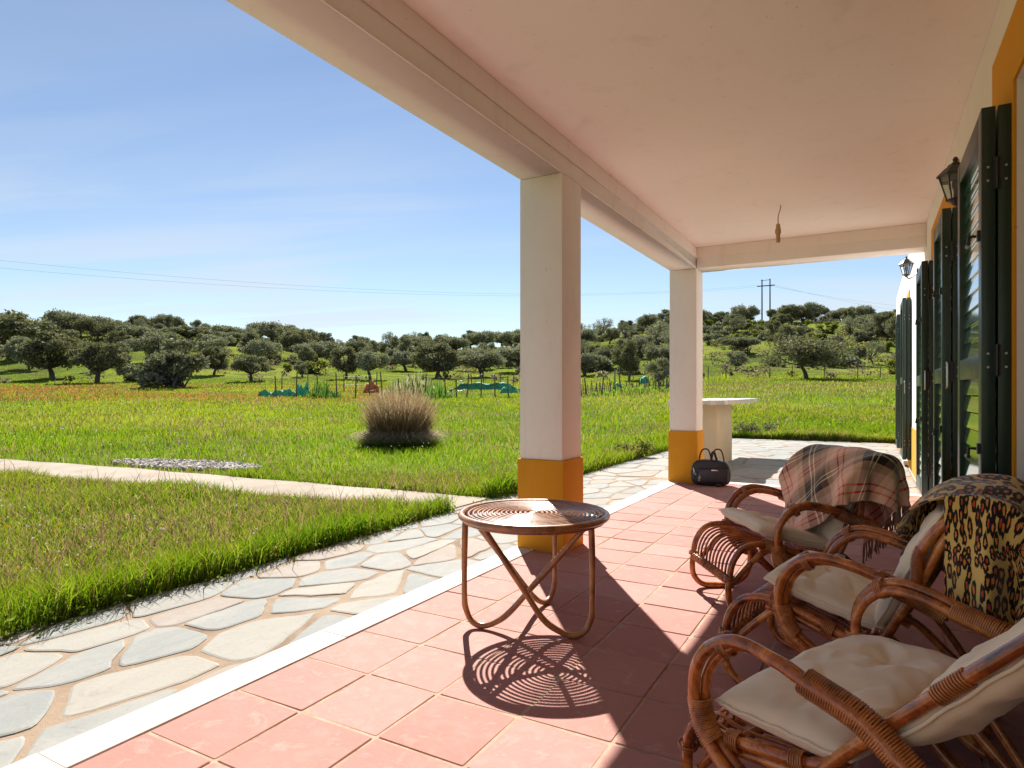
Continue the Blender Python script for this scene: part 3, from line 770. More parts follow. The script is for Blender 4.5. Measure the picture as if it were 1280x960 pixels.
# small wild flowers and seed heads
n = 5200; x, y, D = polar_points(n, 3.2, 34, -120, 1135)
k = ~(in_paving(x, y) | path_band(x, y)); x, y, D = x[k], y[k], D[k]; sel = smooth_noise(x, y, .7, 77) + G.normal(0, .4, len(x)) > .15; x, y, D = x[sel], y[sel], D[sel]; n = len(x)
z = terrain(x, y) + G.uniform(.07, .2, n); s = (.005 + .0009 * D) * G.uniform(.6, 1.3, n)
tp = G.random((n, 1)); fc = np.where(tp < .42, np.array([[.62, .60, .56]]), np.where(tp < .8, np.array([[.26, .15, .22]]), np.array([[.62, .48, .05]])))
V = np.empty((n, 6, 3)); dirs = np.array([[1, 0, 0], [-1, 0, 0], [0, 1, 0], [0, -1, 0], [0, 0, .7], [0, 0, -.7]])
V = np.stack([x, y, z], 1)[:, None] + dirs[None] * s[:, None, None]
b = np.arange(n)[:, None, None] * 6; tri = np.array([[0, 2, 4], [2, 1, 4], [1, 3, 4], [3, 0, 4], [2, 0, 5], [1, 2, 5], [3, 1, 5], [0, 3, 5]])
tag(npmesh('wildflowers', V.reshape(-1, 3), np.zeros((0, 4), int), (b + tri[None]).reshape(-1, 3), MGRASS, np.repeat(np.concatenate([fc, np.ones((n, 1))], 1), 6, 0)), 'tiny white, purple and yellow wildflowers among the grass', 'wildflowers', kind='stuff')
# low leafy weeds hanging over the paving edge
n = 5200; x = -3.16 + G.normal(-.02, .055, n); y = G.uniform(.6, 7.3, n); k = ~path_band(x, y); x, y = x[k], y[k]; dens = smooth_noise(x, y, 1.7, 13) + G.normal(0, .3, len(x)) > .0; x, y = x[dens], y[dens]; n = len(x)
z = -.03 + np.abs(G.normal(.0, .05, n)); sz = G.uniform(.008, .02, n)
r1 = G.normal(size=(n, 3)); r1 /= np.linalg.norm(r1, axis=1)[:, None]; r2 = np.cross(r1, G.normal(size=(n, 3))); r2 /= np.linalg.norm(r2, axis=1)[:, None]
c = np.stack([x, y, z], 1)[:, None]; r1 = (r1 * sz[:, None])[:, None]; r2 = (r2 * sz[:, None] * .6)[:, None]
V = np.concatenate([c - r1, c + r2, c + r1, c - r2], 1)
fc = np.array([.075, .125, .018]) * G.uniform(.6, 1.5, (n, 1)) + G.random((n, 1)) * np.array([[.05, .03, .01]])
tag(npmesh('edge_weeds', V.reshape(-1, 3), np.arange(n)[:, None] * 4 + np.arange(4), np.zeros((0, 3), int), MGRASS, np.repeat(np.concatenate([fc, np.ones((n, 1))], 1), 4, 0)), 'low leafy weeds creeping over the edge of the paving', 'weeds', kind='stuff')

# dry tussock in the middle of the field
tx, ty, tz = -7.95, 9.75, -.05
tus = tag(empty('grass_tussock', (tx, ty, tz)), 'big clump of dry brown grass standing alone in the green field', 'tussock')
def tussock(n, rad, hh, spread, cols, droop, wd, seed, z0=0.):
    g = np.random.default_rng(seed); a = g.uniform(0, 2 * PI, n); q = np.sqrt(g.random(n)) * rad
    x, y = q * np.cos(a), q * np.sin(a); h = hh * g.uniform(.5, 1.12, n) * (1 - .25 * (q / rad) ** 2); sp = spread * (.35 + q / rad) * g.uniform(.5, 1.3, n)
    aa_ = a + g.normal(0, .5, n); ox, oy = np.cos(aa_) * sp, np.sin(aa_) * sp
    b = g.uniform(0, 2 * PI, n); wx, wy = np.cos(b) * wd, np.sin(b) * wd
    ts = np.array([0, .35, .7, 1.0]); V = np.empty((n, 8, 3))
    for i, t in enumerate(ts):
        cx = x + ox * t ** 1.6; cy = y + oy * t ** 1.6; cz = z0 + h * (t - droop * t ** 3); ww = (1 - .8 * t)
        V[:, 2 * i] = np.stack([cx - wx * ww, cy - wy * ww, cz], 1); V[:, 2 * i + 1] = np.stack([cx + wx * ww, cy + wy * ww, cz], 1)
    F = np.array([[0, 1, 3, 2], [2, 3, 5, 4], [4, 5, 7, 6]]); C = np.array(cols)[g.integers(0, len(cols), n)] * g.uniform(.7, 1.25, (n, 1))
    return V.reshape(-1, 3), (np.arange(n)[:, None, None] * 8 + F[None]).reshape(-1, 4), np.repeat(np.concatenate([C, np.ones((n, 1))], 1), 8, 0)
for nm, args in (('stalks', (6000, .46, 1.24, .27, [(.27, .19, .11), (.20, .125, .08), (.33, .26, .17), (.14, .14, .06), (.16, .09, .055)], .10, .0045, 1)),
                 ('dead_leaves', (2600, .52, .80, .36, [(.46, .38, .28), (.32, .25, .18), (.52, .44, .34), (.22, .17, .11)], .66, .007, 2)),
                 ('green_base', (2600, .68, .34, .2, [(.12, .18, .025), (.09, .13, .03)], .2, .008, 3))):
    V, F, C = tussock(*args); o = npmesh(nm, V, F, np.zeros((0, 3), int), MGRASS, C); o.parent = tus
# shrubby low plants at the far paving edge
def leafy(name, x, y, z, rad, h, n, size, mat, seed, label, cat='shrub', group=None):
    g = np.random.default_rng(seed); r1 = g.normal(size=(n, 3)); r1 /= np.linalg.norm(r1, axis=1)[:, None]
    k = 7; cc = np.stack([g.normal(0, .45, k) * rad, g.normal(0, .45, k) * rad, g.uniform(.25, .75, k) * h], 1)
    w_ = g.integers(0, k, n); c = cc[w_] + r1 * np.array([rad * .5, rad * .5, h * .32]) * (g.random((n, 1)) ** .4); c[:, 2] = np.maximum(c[:, 2], .01)
    a = g.normal(size=(n, 3)); a /= np.linalg.norm(a, axis=1)[:, None]; b = np.cross(a, g.normal(size=(n, 3))); b /= np.linalg.norm(b, axis=1)[:, None]
    s = size * g.uniform(.6, 1.3, (n, 1)); V = np.stack([c - a * s, c + b * s * .5, c + a * s, c - b * s * .5], 1)
    root = tag(empty(name, (x, y, z)), label, cat, group)
    o = npmesh('foliage', V.reshape(-1, 3), np.arange(n)[:, None] * 4 + np.arange(4), np.zeros((0, 3), int), mat); o.parent = root
    mb = MB()
    for q in cc: mb.tube([(0, 0, -.05), (q[0] * .4, q[1] * .4, q[2] * .5), tuple(q)], lambda t: .012 * rad / .3 * (1 - .6 * t), 5)
    mb.build('stems', MBARK, root)
    return root
leafy('low_shrub', -2.25, 15.4, -.04, .36, .42, 900, .035, MLEAFD, 4, 'low dark bush where the far paving meets the meadow')
leafy('low_shrub', -2.9, 15.35, -.04, .22, .30, 500, .03, mk_leaf('rusty_leaves', [(0, (.13, .055, .03)), (1, (.22, .11, .05))]), 6, 'small rusty brown bush at the far corner of the paving')
leafy('low_shrub', -3.3, 9.8, -.04, .26, .3, 700, .03, MLEAFY, 14, 'leafy green weed clump at the paving edge behind the bag')

# ------------------------------------------------------------------ trees
def tree_proto(name, seed, cr, h, trunk, n, size, leafm, flat=.7, clumps=14, multi=False, thick=.11):
    """crown meshes: leaf sprays gathered in clumps carried by limbs"""
    g = np.random.default_rng(seed)
    cc = []
    for k in range(clumps):
        for _ in range(60):
            p = g.uniform(-1, 1, 3)
            if .12 < p @ p < .85 and p[2] > -.72: break
        cc.append(p)
    cc = np.array(cc); hh = (h - trunk) / 2
    cen = np.stack([cc[:, 0] * cr, cc[:, 1] * cr, trunk + hh + cc[:, 2] * hh * flat * 1.25], 1)
    rad = g.uniform(.22, .44, clumps) * cr
    w_ = g.choice(clumps, n, p=rad ** 2 / (rad ** 2).sum()); d = g.normal(size=(n, 3)); d /= np.linalg.norm(d, axis=1)[:, None]
    c = cen[w_] + d * rad[w_][:, None] * (g.random((n, 1)) ** .38) * np.array([1, 1, .72])
    c += g.normal(0, .05 * cr, c.shape)
    a = d + g.normal(0, .8, (n, 3)); a /= np.linalg.norm(a, axis=1)[:, None]; b = np.cross(a, g.normal(size=(n, 3))); b /= np.linalg.norm(b, axis=1)[:, None]
    s = size * g.uniform(.5, 1.3, (n, 1)); V = np.stack([c - a * s, c + b * s * .55 - a * s * .1, c + a * s, c - b * s * .55 + a * s * .15], 1)
    V[:, :, 2] = np.maximum(V[:, :, 2], .05)
    root = empty(name)
    o = npmesh('crown', V.reshape(-1, 3), np.arange(n)[:, None] * 4 + np.arange(4), np.zeros((0, 3), int), leafm); o.parent = root
    mb = MB(); base = [(0, 0)] if not multi else [(g.normal(0, .18), g.normal(0, .18)) for _ in range(4)]
    for bx, by in base:
        lx, ly = g.normal(0, .12, 2) * cr
        mb.tube(catmull([(bx, by, -.3), (bx * 1.1 + lx * .3, by + ly * .3, trunk * .5), (bx * 1.3 + lx, by * 1.3 + ly, trunk * 1.05)], 4), lambda t: thick * cr * (1 - .4 * t) / (1 if not multi else 1.8), 8)
        for q in (cen if not multi else cen[g.choice(clumps, 5)]):
            m_ = Vector((bx * 1.3 + lx, by * 1.3 + ly, trunk * 1.0)); e = Vector(q)
            md = m_.lerp(e, .5) + Vector((0, 0, -.08 * cr)); mb.tube(catmull([m_, md, e], 4), lambda t: thick * cr * .5 * (1 - .8 * t) / (1 if not multi else 1.6), 6)
    mb.build('trunk', MBARK, root)
    return root
PROTO = {}
PROTO['oak'] = tree_proto('oak_tree', 1, 2.6, 4.6, 1.4, 6500, .15, MLEAFD)
PROTO['oakb'] = tree_proto('oak_tree', 2, 2.3, 4.8, 1.2, 6000, .15, MLEAFD, .85, 16)
PROTO['oakc'] = tree_proto('oak_tree', 3, 2.9, 4.2, 1.5, 6500, .16, MLEAFG, .6, 15)
PROTO['wide'] = tree_proto('oak_tree', 8, 3.6, 4.7, 1.75, 8500, .14, MLEAFD, .62, 20, thick=.055)
PROTO['olive'] = tree_proto('olive_tree', 5, 2.0, 3.6, .8, 5000, .12, MLEAFG, .9, 13, True)
PROTO['bush'] = tree_proto('tall_bush', 6, 2.1, 3.2, .15, 6500, .14, MLEAFG, 1.05, 16, True)
PROTO['scrub'] = tree_proto('scrub_bush', 7, 1.4, 1.6, .1, 1500, .14, MLEAFG, 1.0, 9, True)
PROTO['broom'] = tree_proto('broom_bush', 9, 1.3, 1.5, .1, 1500, .13, MLEAFY, 1.0, 9, True)
PROTO['bare'] = tree_proto('oak_tree', 12, 2.4, 4.9, 1.3, 1700, .13, MLEAFG, .85, 18, thick=.09)
used_proto = set()
rng = random.Random(21)
placed = []
def plant(kind, px, D, height, label, cat, group=None, wscale=1.0, sink=0.1):
    x, y, z = at(px, D); root = PROTO[kind]
    base_h = max(v.co.z for v in root.children[0].data.vertices)
    if kind in used_proto:
        r = root.copy(); col.objects.link(r)
        for k_ in ('group',):
            if k_ in r: del r[k_]
        for ch in list(root.children): c = ch.copy(); col.objects.link(c); c.parent = r
    else: r = root; used_proto.add(kind)
    s = height / base_h; r.location = (x, y, z - sink); r.scale = (s * wscale, s * wscale, s); r.rotation_euler = (0, 0, rng.uniform(0, 6.28))
    tag(r, label, cat, group); placed.append((px, D)); return r
def plant_px(kind, px, ybase, ytop, label, cat='tree', group=None, wpx=None, d0=22):
    D = depth_for(px, ybase, d0); h = (ybase - ytop) / FPX * D
    ws = 1.0
    if wpx:
        root = PROTO[kind]; vs = [v.co for v in root.children[0].data.vertices]; hw = np.percentile([abs(v.x) for v in vs], 97); bh = max(v.z for v in vs)
        ws = (wpx / FPX * D / 2) / (hw * h / bh)
    return plant(kind, px, D, h, label, cat, group, ws)
NAMED = [
 ('oak', 14, 449, 387, 84, 'big round crowned oak at the far left of the field edge'),
 ('oakb', 66, 473, 412, 62, 'greyish bushy tree right of the leftmost big oak'),
 ('oak', 121, 479, 424, 60, 'dark green spreading tree in the gap left of the big grey bush'),
 ('bush', 213, 485, 420, 78, 'large grey green bush touching the ground on the left field edge'),
 ('oakb', 267, 469, 431, 36, 'dark rounded tree just right of the large grey bush'),
 ('oak', 314, 477, 441, 40, 'small umbrella shaped oak with thin trunk above the green netting'),
 ('oakc', 98, 421, 391, 66, 'broad oak on the crest of the left hill'),
 ('wide', 122, 424, 396, 52, 'open branched oak against the sky on the left hill'),
 ('oakb', 236, 428, 406, 46, 'oak with ragged top at the crest right of the left hill'),
 ('oakc', 285, 432, 414, 50, 'low wide oak in the saddle of the left hill'),
 ('oakb', 433, 474, 432, 36, 'twin stemmed grey oak behind the fence, left of the tussock'),
 ('oakc', 463, 475, 436, 38, 'grey oak directly behind the tip of the tussock'),
 ('olive', 378, 472, 449, 17, 'small grey olive standing behind the green netting'),
 ('oakb', 546, 473, 427, 56, 'tall dark dome shaped oak left of the near pillar'),
 ('oakc', 596, 463, 432, 44, 'oak between the dark dome shaped oak and the near pillar'),
 ('oakb', 786, 476, 422, 34, 'slim dark oak seen between the two pillars behind the palings'),
 ('olive', 825, 482, 444, 26, 'small grey olive just left of the far pillar'),
 ('wide', 1009, 474, 415, 96, 'wide umbrella shaped oak alone in the meadow on the right'),
 ('olive', 920, 462, 437, 24, 'small dark tree with bushy foot on the slope right of the far pillar'),
 ('oak', 989, 404, 379, 28, 'lone oak standing above the skyline of the right hill'),
 ('oakc', 925, 441, 418, 46, 'grey tree halfway up the slope right of the far pillar'),
 ('bush', 1086, 430, 407, 34, 'bright green bush on the right slope near the house corner'),
 ('bare', 1092, 456, 424, 26, 'pale thin bush with bare stems near the house corner'),
 ('oak', 1072, 457, 430, 18, 'small dark oak left of the pale thin bush by the house corner'),
 ('oakb', 1111, 412, 388, 32, 'oak on the crest of the right hill beside the house corner'),
]
for kd, px, yb, yt, wp, lb in NAMED: plant_px(kd, px, yb, yt, lb, 'bush' if kd == 'bush' else 'tree', None, wp)
def region(px):
    if px < 340: return 'left hill'
    if px < 660: return 'low ridge behind the netting fence'
    return 'right hill'
def scatter(n, kinds, d0, d1, p0, p1, hmin, hmax, what, cat, sep, green=None):
    c = 0; tries = 0
    while c < n and tries < n * 30:
        tries += 1; px = rng.uniform(p0, p1); u = rng.random() ** .75; D = d0 + u * (d1 - d0)
        x = (px - 640) / FPX * D
        if any(abs(px - q) / FPX * D < sep and abs(D - e) < sep * 1.6 for q, e in placed): continue
        if green and green(px, D): continue
        kd = rng.choice(kinds); rg = region(px)
        plant(kd, px, D, rng.uniform(hmin, hmax), f'{what} on the {rg}', cat, f'{what}s on the {rg}', rng.uniform(.85, 1.25)); c += 1
clear = lambda px, D: (D < 150 and (smooth_noise(np.array([px * .06]), np.array([D * .16]), .5, 51)[0] > (.45 if px < 680 else .15)))
scatter(125, ['oak', 'oakb', 'oakc', 'olive', 'bare', 'oakc'], 105, 212, -60, 660, 2.8, 6.2, 'grey green oak', 'tree', 2.9, clear)
scatter(76, ['oak', 'oakb', 'oakc', 'olive', 'bare', 'bare'], 95, 190, 700, 1135, 2.6, 5.6, 'dark evergreen oak', 'tree', 2.9, clear)
scatter(22, ['oakb', 'oakc', 'olive'], 76, 118, -60, 660, 3.0, 4.6, 'scattered meadow oak', 'tree', 5)
scatter(8, ['oakb', 'olive', 'oakc'], 72, 98, 725, 835, 2.6, 4.2, 'young meadow oak', 'tree', 4)
scatter(120, ['scrub', 'scrub', 'broom'], 64, 185, -60, 1135, 1.0, 2.4, 'low grey scrub bush', 'bush', 2.0)
scatter(70, ['broom', 'scrub'], 90, 188, 700, 1135, 1.2, 2.6, 'rounded broom bush', 'bush', 2.0)

nb_, per = 1500, 55
hx = G.uniform(-60, 1140, nb_); hD = 62 + 140 * G.random(nb_) ** .8
kk = ~((hx < 700) & (hD < 92) & (G.random(nb_) < .7)); hx, hD = hx[kk], hD[kk]; nb_ = len(hx)
hL = (hx - 640) / FPX * hD; bx, by = hL * CT - hD * ST, hL * ST + hD * CT; bz = terrain(bx, by); br = G.uniform(.4, 1.25, nb_)
c = np.repeat(np.stack([bx, by, bz], 1), per, 0); r_ = np.repeat(br, per)[:, None]; d = G.normal(size=(nb_ * per, 3)); d /= np.linalg.norm(d, axis=1)[:, None]
c = c + d * r_ * G.random((nb_ * per, 1)) ** .4 * np.array([1, 1, .7]) + np.array([0, 0, .45]) * r_
a = G.normal(size=c.shape); a /= np.linalg.norm(a, axis=1)[:, None]; b = np.cross(a, G.normal(size=c.shape)); b /= np.linalg.norm(b, axis=1)[:, None]
s_ = .16 * G.uniform(.5, 1.4, (len(c), 1)); V = np.stack([c - a * s_, c + b * s_ * .6, c + a * s_, c - b * s_ * .6], 1)
tone = np.array([[.13, .12, .07], [.10, .11, .045], [.16, .15, .05], [.12, .10, .07]])[G.integers(0, 4, nb_)] * G.uniform(.7, 1.3, (nb_, 1))
CC = np.repeat(tone, per, 0) * G.uniform(.6, 1.4, (len(c), 1))
tag(npmesh('hillside_scrub', V.reshape(-1, 3), np.arange(len(c))[:, None] * 4 + np.arange(4), np.zeros((0, 3), int), MGRASS, np.repeat(np.concatenate([CC, np.ones((len(c), 1))], 1), 4, 0)), 'low scrub and rough growth covering the far slopes', 'scrub', kind='stuff')

# ------------------------------------------------------------------ garden fence with shade nets, palings
def mk_net(name, c):
    m = Mat(name); v = m.coord('Object'); n = m.noise(v, 3, 5, .6)
    m.color(m.ramp(n, [(.3, tuple(q * .6 for q in c)), (.7, c)])); m.set(Roughness=.8); return m.m
MNET = mk_net('green_shade_net', (.10, .52, .36)); MNET2 = mk_net('dark_green_net', (.06, .30, .23)); MTARP = mk_net('orange_tarp', (.75, .20, .08))
def fence(label, spots, wire_z=(.5, .95)):
    x0, y0, z0 = at(*spots[0][:2]); f = tag(empty('garden_fence', (x0, y0, z0)), label, 'fence')
    tops = []
    for px, D, h, tilt in spots:
        x, y, z = at(px, D); lx = tilt * .25
        mb = MB(); a = Vector((x - x0, y - y0, z - z0 - .2)); b = Vector((x - x0 + lx * CT, y - y0 + lx * ST, z - z0 + h))
        mid = a.lerp(b, .55) + Vector((rng.uniform(-.02, .02), rng.uniform(-.02, .02), 0))
        mb.tube(catmull([a, mid, b], 3), lambda t: .05 - .014 * t, 7); mb.build('post', MWOOD, f); tops.append((a, b))
    for wz in wire_z:
        mb = MB()
        for (a, b), (c, d) in zip(tops, tops[1:]):
            p = a.lerp(b, wz * .9); q = c.lerp(d, wz * .9); mb.tube([p, p.lerp(q, .5) - Vector((0, 0, .04)), q], .007, 5)
        mb.build('wire', MBLACK, f)
    return f
def net(label, p0, D0, p1, D1, h0, h1, mat, seed, name='shade_net', ragged=.3, n=34, cat='net'):
    g = random.Random(seed); x0, y0, z0 = at(p0, D0); x1, y1, z1 = at(p1, D1); v = []; f = []; m_ = 9
    for k in range(n + 1):
        t = k / n; x = x0 + (x1 - x0) * t; y = y0 + (y1 - y0) * t; zb = float(terrain(x, y)); sag = (mnoise.noise(Vector((t * 4.5, seed, 0))) + .35 * mnoise.noise(Vector((t * 13, seed, 4)))) * ragged
        hi = h1 * (1 - .75 * abs(2 * t - 1) ** 5) + sag * .9; lo = h0 + .10 * mnoise.noise(Vector((k * .5, seed, 9)))
        for j in range(m_ + 1):
            u = j / m_; bl = mnoise.noise(Vector((k * .45, j * .5, seed))) * .22
            v.append((x - x0 + bl * ST, y - y0 - bl * CT, zb - z0 + lo + (hi - lo) * u))
        if k:
            for j in range(m_): a = (k - 1) * (m_ + 1) + j; f.append((a, a + 1, a + m_ + 2, a + m_ + 1))
    mb = MB(); mb.add(v, f); o = mb.build(name, mat, smooth=True); o.location = (x0, y0, z0)
    md = o.modifiers.new('t', 'SOLIDIFY'); md.thickness = .012
    return tag(o, label, cat)
R2 = rng.uniform
fence('crooked post and wire fence behind the tussock, left of the near pillar', [(p, 40 + R2(-.6, .6), R2(1.15, 1.65), R2(-.6, .6)) for p in (345, 370, 398, 421, 444, 462, 478, 500, 517, 531, 558, 571, 583, 601, 619, 636, 652, 668)])
fence('second row of thin grey posts further behind the tussock', [(p, 52 + R2(-1, 1), R2(1.2, 1.6), R2(-.5, .5)) for p in (352, 385, 430, 470, 512, 548, 590, 604, 625, 641, 660)])
fence('post and wire fence running between the two pillars', [(p, 38 + (p - 727) * .05, R2(1.1, 1.7), R2(-.7, .7)) for p in (727, 734, 752, 769, 776, 789, 806, 819, 834, 846)])
fence('low wire fence along the meadow right of the far pillar', [(p, 62 + R2(-.5, .5), R2(1.0, 1.4), R2(-.3, .3)) for p in (885, 908, 935, 962, 990, 1030, 1072, 1100, 1122)])
pf = tag(empty('paling_fence', at(732, 40)), 'leaning fence of many thin dark palings in front of the slim oak', 'fence')
o0 = Vector(at(732, 40)); mb = MB(); rails = []
for k in range(46):
    px = 729 + k * 2.35; D = 40.5 + R2(-.35, .35); p = Vector(at(px, D)) - o0; h = R2(.65, 1.05); lean = R2(-.16, .16)
    m1 = MB(); m1.tube([p + Vector((0, 0, -.1)), p + Vector((lean * CT, lean * ST, h))], lambda t: .028 - .008 * t, 5); m1.build('paling', MWOOD, pf); rails.append(p)
m1 = MB(); m1.tube([q + Vector((0, 0, .42)) for q in rails[::6]], .02, 5); m1.build('rail', MWOOD, pf)
net('crumpled bright green net lying left of the tussock', 322, 41, 372, 41, -.02, .45, MNET, 3, ragged=.5)
net('peaked bright green net propped on a post left of the tussock', 368, 42, 388, 42, .0, .85, MNET, 11, ragged=.7, n=16)
net('low green net strip nearest the tussock on its left', 384, 41.5, 424, 41.5, .0, .42, MNET, 17, ragged=.4)
net('long dark green net slung between posts left of the near pillar', 562, 41, 650, 41, .52, .95, MNET2, 23, ragged=.35)
net('pale green net end drooping beside the near pillar', 624, 40.4, 648, 40.4, .28, .7, MNET, 29, ragged=.5, n=14)
net('small green net hanging on the paling fence', 768, 40, 778, 40, .3, .68, MNET, 33, ragged=.3, n=10)
net('green net bundle on top of the palings near the far pillar', 800, 41.5, 812, 41.5, .55, 1.0, MNET, 37, ragged=.3, n=10)
net('orange tarpaulin heap showing over the tussock', 454, 46, 474, 46, .2, .95, MTARP, 41, 'tarpaulin', ragged=.5, n=16, cat='tarpaulin')
def reedy(px0, px1, D, n, h, cols, label, seed):
    g = np.random.default_rng(seed); ox, oy, oz = at((px0 + px1) / 2, D); px = g.uniform(px0, px1, n); DD = D + g.normal(0, 1.0, n); L = (px - 640) / FPX * DD
    x, y = L * CT - DD * ST, L * ST + DD * CT; z = terrain(x, y); hh = h * g.uniform(.4, 1.1, n) * np.clip(1 - 3.6 * ((px - (px0 + px1) / 2) / (px1 - px0)) ** 2, .1, 1) * (1 + .35 * np.sin(px * .45))
    a = g.uniform(0, 6.28, n); wd = .035; wx, wy = np.cos(a) * wd, np.sin(a) * wd; lx, ly = g.normal(0, .15, n), g.normal(0, .15, n)
    V = np.stack([np.stack([x - wx, y - wy, z], 1), np.stack([x + wx, y + wy, z], 1), np.stack([x + wx * .6 + lx, y + wy * .6 + ly, z + hh], 1), np.stack([x - wx * .6 + lx, y - wy * .6 + ly, z + hh], 1)], 1) - np.array([ox, oy, oz])
    C = np.array(cols)[g.integers(0, len(cols), n)] * g.uniform(.7, 1.3, (n, 1))
    o = npmesh('tall_weeds', V.reshape(-1, 3), np.arange(n)[:, None] * 4 + np.arange(4), np.zeros((0, 3), int), MGRASS, np.repeat(np.concatenate([C, np.ones((n, 1))], 1), 4, 0)); o.location = (ox, oy, oz)
    tag(o, label, 'weeds', kind='stuff')
reedy(474, 566, 44, 1300, 1.25, [(.17, .18, .08), (.26, .25, .14), (.12, .15, .05)], 'tall pale flowering weeds inside the fence behind the tussock', 3)
reedy(530, 562, 40.5, 420, .9, [(.07, .13, .03), (.10, .17, .03)], 'green leafy weeds by the fence posts', 5)
reedy(380, 425, 40, 420, .8, [(.07, .13, .03), (.05, .09, .02)], 'dark green weeds beside the net strip', 7)
reedy(725, 850, 39, 900, .45, [(.10, .17, .03), (.16, .2, .04)], 'grass tufts at the foot of the palings', 9)

# ------------------------------------------------------------------ power line on the hill
D = 205
def air(px, py, D):
    L = (px - 640) / FPX * D; return Vector((L * CT - D * ST, L * ST + D * CT, CAMH + (YH - py) / FPX * D))
b0 = air(957, 420, D); pp = tag(empty('power_pole', b0), 'twin pole electricity support with crossarm on the hilltop', 'power pole')
MPOLE = paint('dark_pole', (.06, .055, .055), .8)
for px, top in ((952.5, 349.5), (962.5, 348.5)):
    a = air(px, 420, D) - b0; b = air(px, top, D) - b0; mb = MB(); mb.tube([a, b], lambda t: .26 - .08 * t, 8); mb.build('pole', MPOLE, pp)
mb = MB(); mb.tube([air(946.5, 358, D) - b0, air(968.5, 356.3, D) - b0], .17, 6); mb.tube([air(951, 351, D) - b0, air(963, 349.5, D) - b0], .08, 6); mb.build('crossarm', MPOLE, pp)
MWIRE = paint('grey_wire', (.30, .32, .36), .6)
for k, (py, ex, py2, lab) in enumerate(((357.5, 946.8, 316, 'upper'), (358.5, 957, 332, 'lower'))):
    A_, B_ = air(ex, py - 1, D), air(-420, py2 - 40, 95); P_ = []
    for i in range(41):
        t = i / 40; q = A_.lerp(B_, t); q.z -= 4 * t * (1 - t) * (6.2 - k * .4); P_.append(q)
    mb = MB(); mb.tube(P_, .016, 5); tag(mb.build('power_line', MWIRE), f'{lab} electric wire crossing the sky to the left of the twin poles', 'wire')
for k, (ex, y2, lab) in enumerate(((958, 386, 'upper'), (968, 394, 'lower'))):
    A_, B_ = air(ex, 356.5, D), air(1180, y2, 330); mb = MB(); P_ = [A_.lerp(B_, i / 20) - Vector((0, 0, 4 * (i / 20) * (1 - i / 20) * 1.5)) for i in range(21)]
    mb.tube(P_, .025, 5); tag(mb.build('power_line', MWIRE), f'{lab} electric wire running from the twin poles towards the house corner', 'wire')
# ------------------------------------------------------------------ stone table on the far paving
st = tag(empty('stone_table', (-1.98, 9.8, -.03)), 'long white stone slab table on a cream pedestal beyond the far pillar', 'table')
mb = MB(); v = []; n = 40; rngs = random.Random(5)
per = []
X0, X1, Y0, Y1 = -2.36, -1.63, 8.42, 11.35
for k in range(10): per.append((X0 + (X1 - X0) * k / 10, Y0))
for k in range(24): per.append((X1, Y0 + (Y1 - Y0) * k / 24))
for k in range(10): per.append((X1 - (X1 - X0) * k / 10, Y1))
for k in range(24): per.append((X0, Y1 - (Y1 - Y0) * k / 24))
per = [(a + rngs.uniform(-.022, .022), b + rngs.uniform(-.03, .03)) for a, b in per]; n = len(per)
lo = [(a + 1.98, b - 9.8, .875 + rngs.uniform(-.006, .006)) for a, b in per]; hi = [(a + 1.98, b - 9.8, .935 + rngs.uniform(-.004, .004)) for a, b in per]
mb.add(lo + hi, [(k, (k + 1) % n, n + (k + 1) % n, n + k) for k in range(n)] + [tuple(range(n - 1, -1, -1)), tuple(n + k for k in range(n))])
mb.build('slab', MMARB, st)
mb = MB(); mb.box((-.17, -.76, 0), (.14, .35, .874)); mb.build('pedestal', stucco('cream_render', (.66, .53, .37), .15), st, bevel=.008)

# ------------------------------------------------------------------ briefcase bag by the far pillar
bag = tag(empty('briefcase', (-1.505, 7.10, .002), R(6)), 'dark leather briefcase with two handles leaning by the far pillar', 'bag')
def softbox(name, a, b, mat, parent, bev=.03, bulge=.02, n=3):
    mb = MB(); mb.box(a, b); o = mb.build(name, mat, parent, bevel=bev, bseg=4); return o
mb = MB()
n = 16; ring = []
def bagsec(y, sx, sz):
    out = []
    for k in range(28):
        t = 2 * PI * k / 28; c, s_ = math.cos(t), math.sin(t); p = 4.2
        x = abs(c) ** (2 / p) * math.copysign(1, c) * .205 * sx; z = abs(s_) ** (2 / p) * math.copysign(1, s_) * .135
        if z > 0: x *= 1 - .10 * (z / .135)
        out.append((x, y, .137 + z * sz))
    return out
secs = [(-.075, .90, .88), (-.072, .96, .95), (-.06, 1, 1), (0, 1.01, 1.01), (.06, 1, 1), (.072, .96, .95), (.075, .90, .88)]
v = []; f = []
for y_, a_, b_ in secs: v += bagsec(y_, a_, b_)
for i in range(len(secs) - 1):
    for k in range(28): f.append((i * 28 + k, i * 28 + (k + 1) % 28, (i + 1) * 28 + (k + 1) % 28, (i + 1) * 28 + k))
f += [tuple(range(27, -1, -1)), tuple((len(secs) - 1) * 28 + k for k in range(28))]
mb.add(v, f); mb.build('body', MLEATH, bag, smooth=True)
softbox('front_pocket', (-.125, -.098, .035), (.185, -.07, .185), MNAVY, bag, .018)
mb = MB(); mb.box((-.118, -.102, .168), (.175, -.0975, .176)); mb.build('pocket_zip', MBLACK, bag)
for x0 in (-.055, .075):
    mb = MB(); mb.tube(catmull([(x0 - .062, -.05, .2), (x0 - .06, -.052, .30), (x0 - .035, -.045, .375), (x0 + .0, -.04, .392), (x0 + .035, -.045, .375), (x0 + .058, -.052, .30), (x0 + .06, -.05, .24)], 6), .008, 8); mb.build('carry_handle', MLEATH, bag)
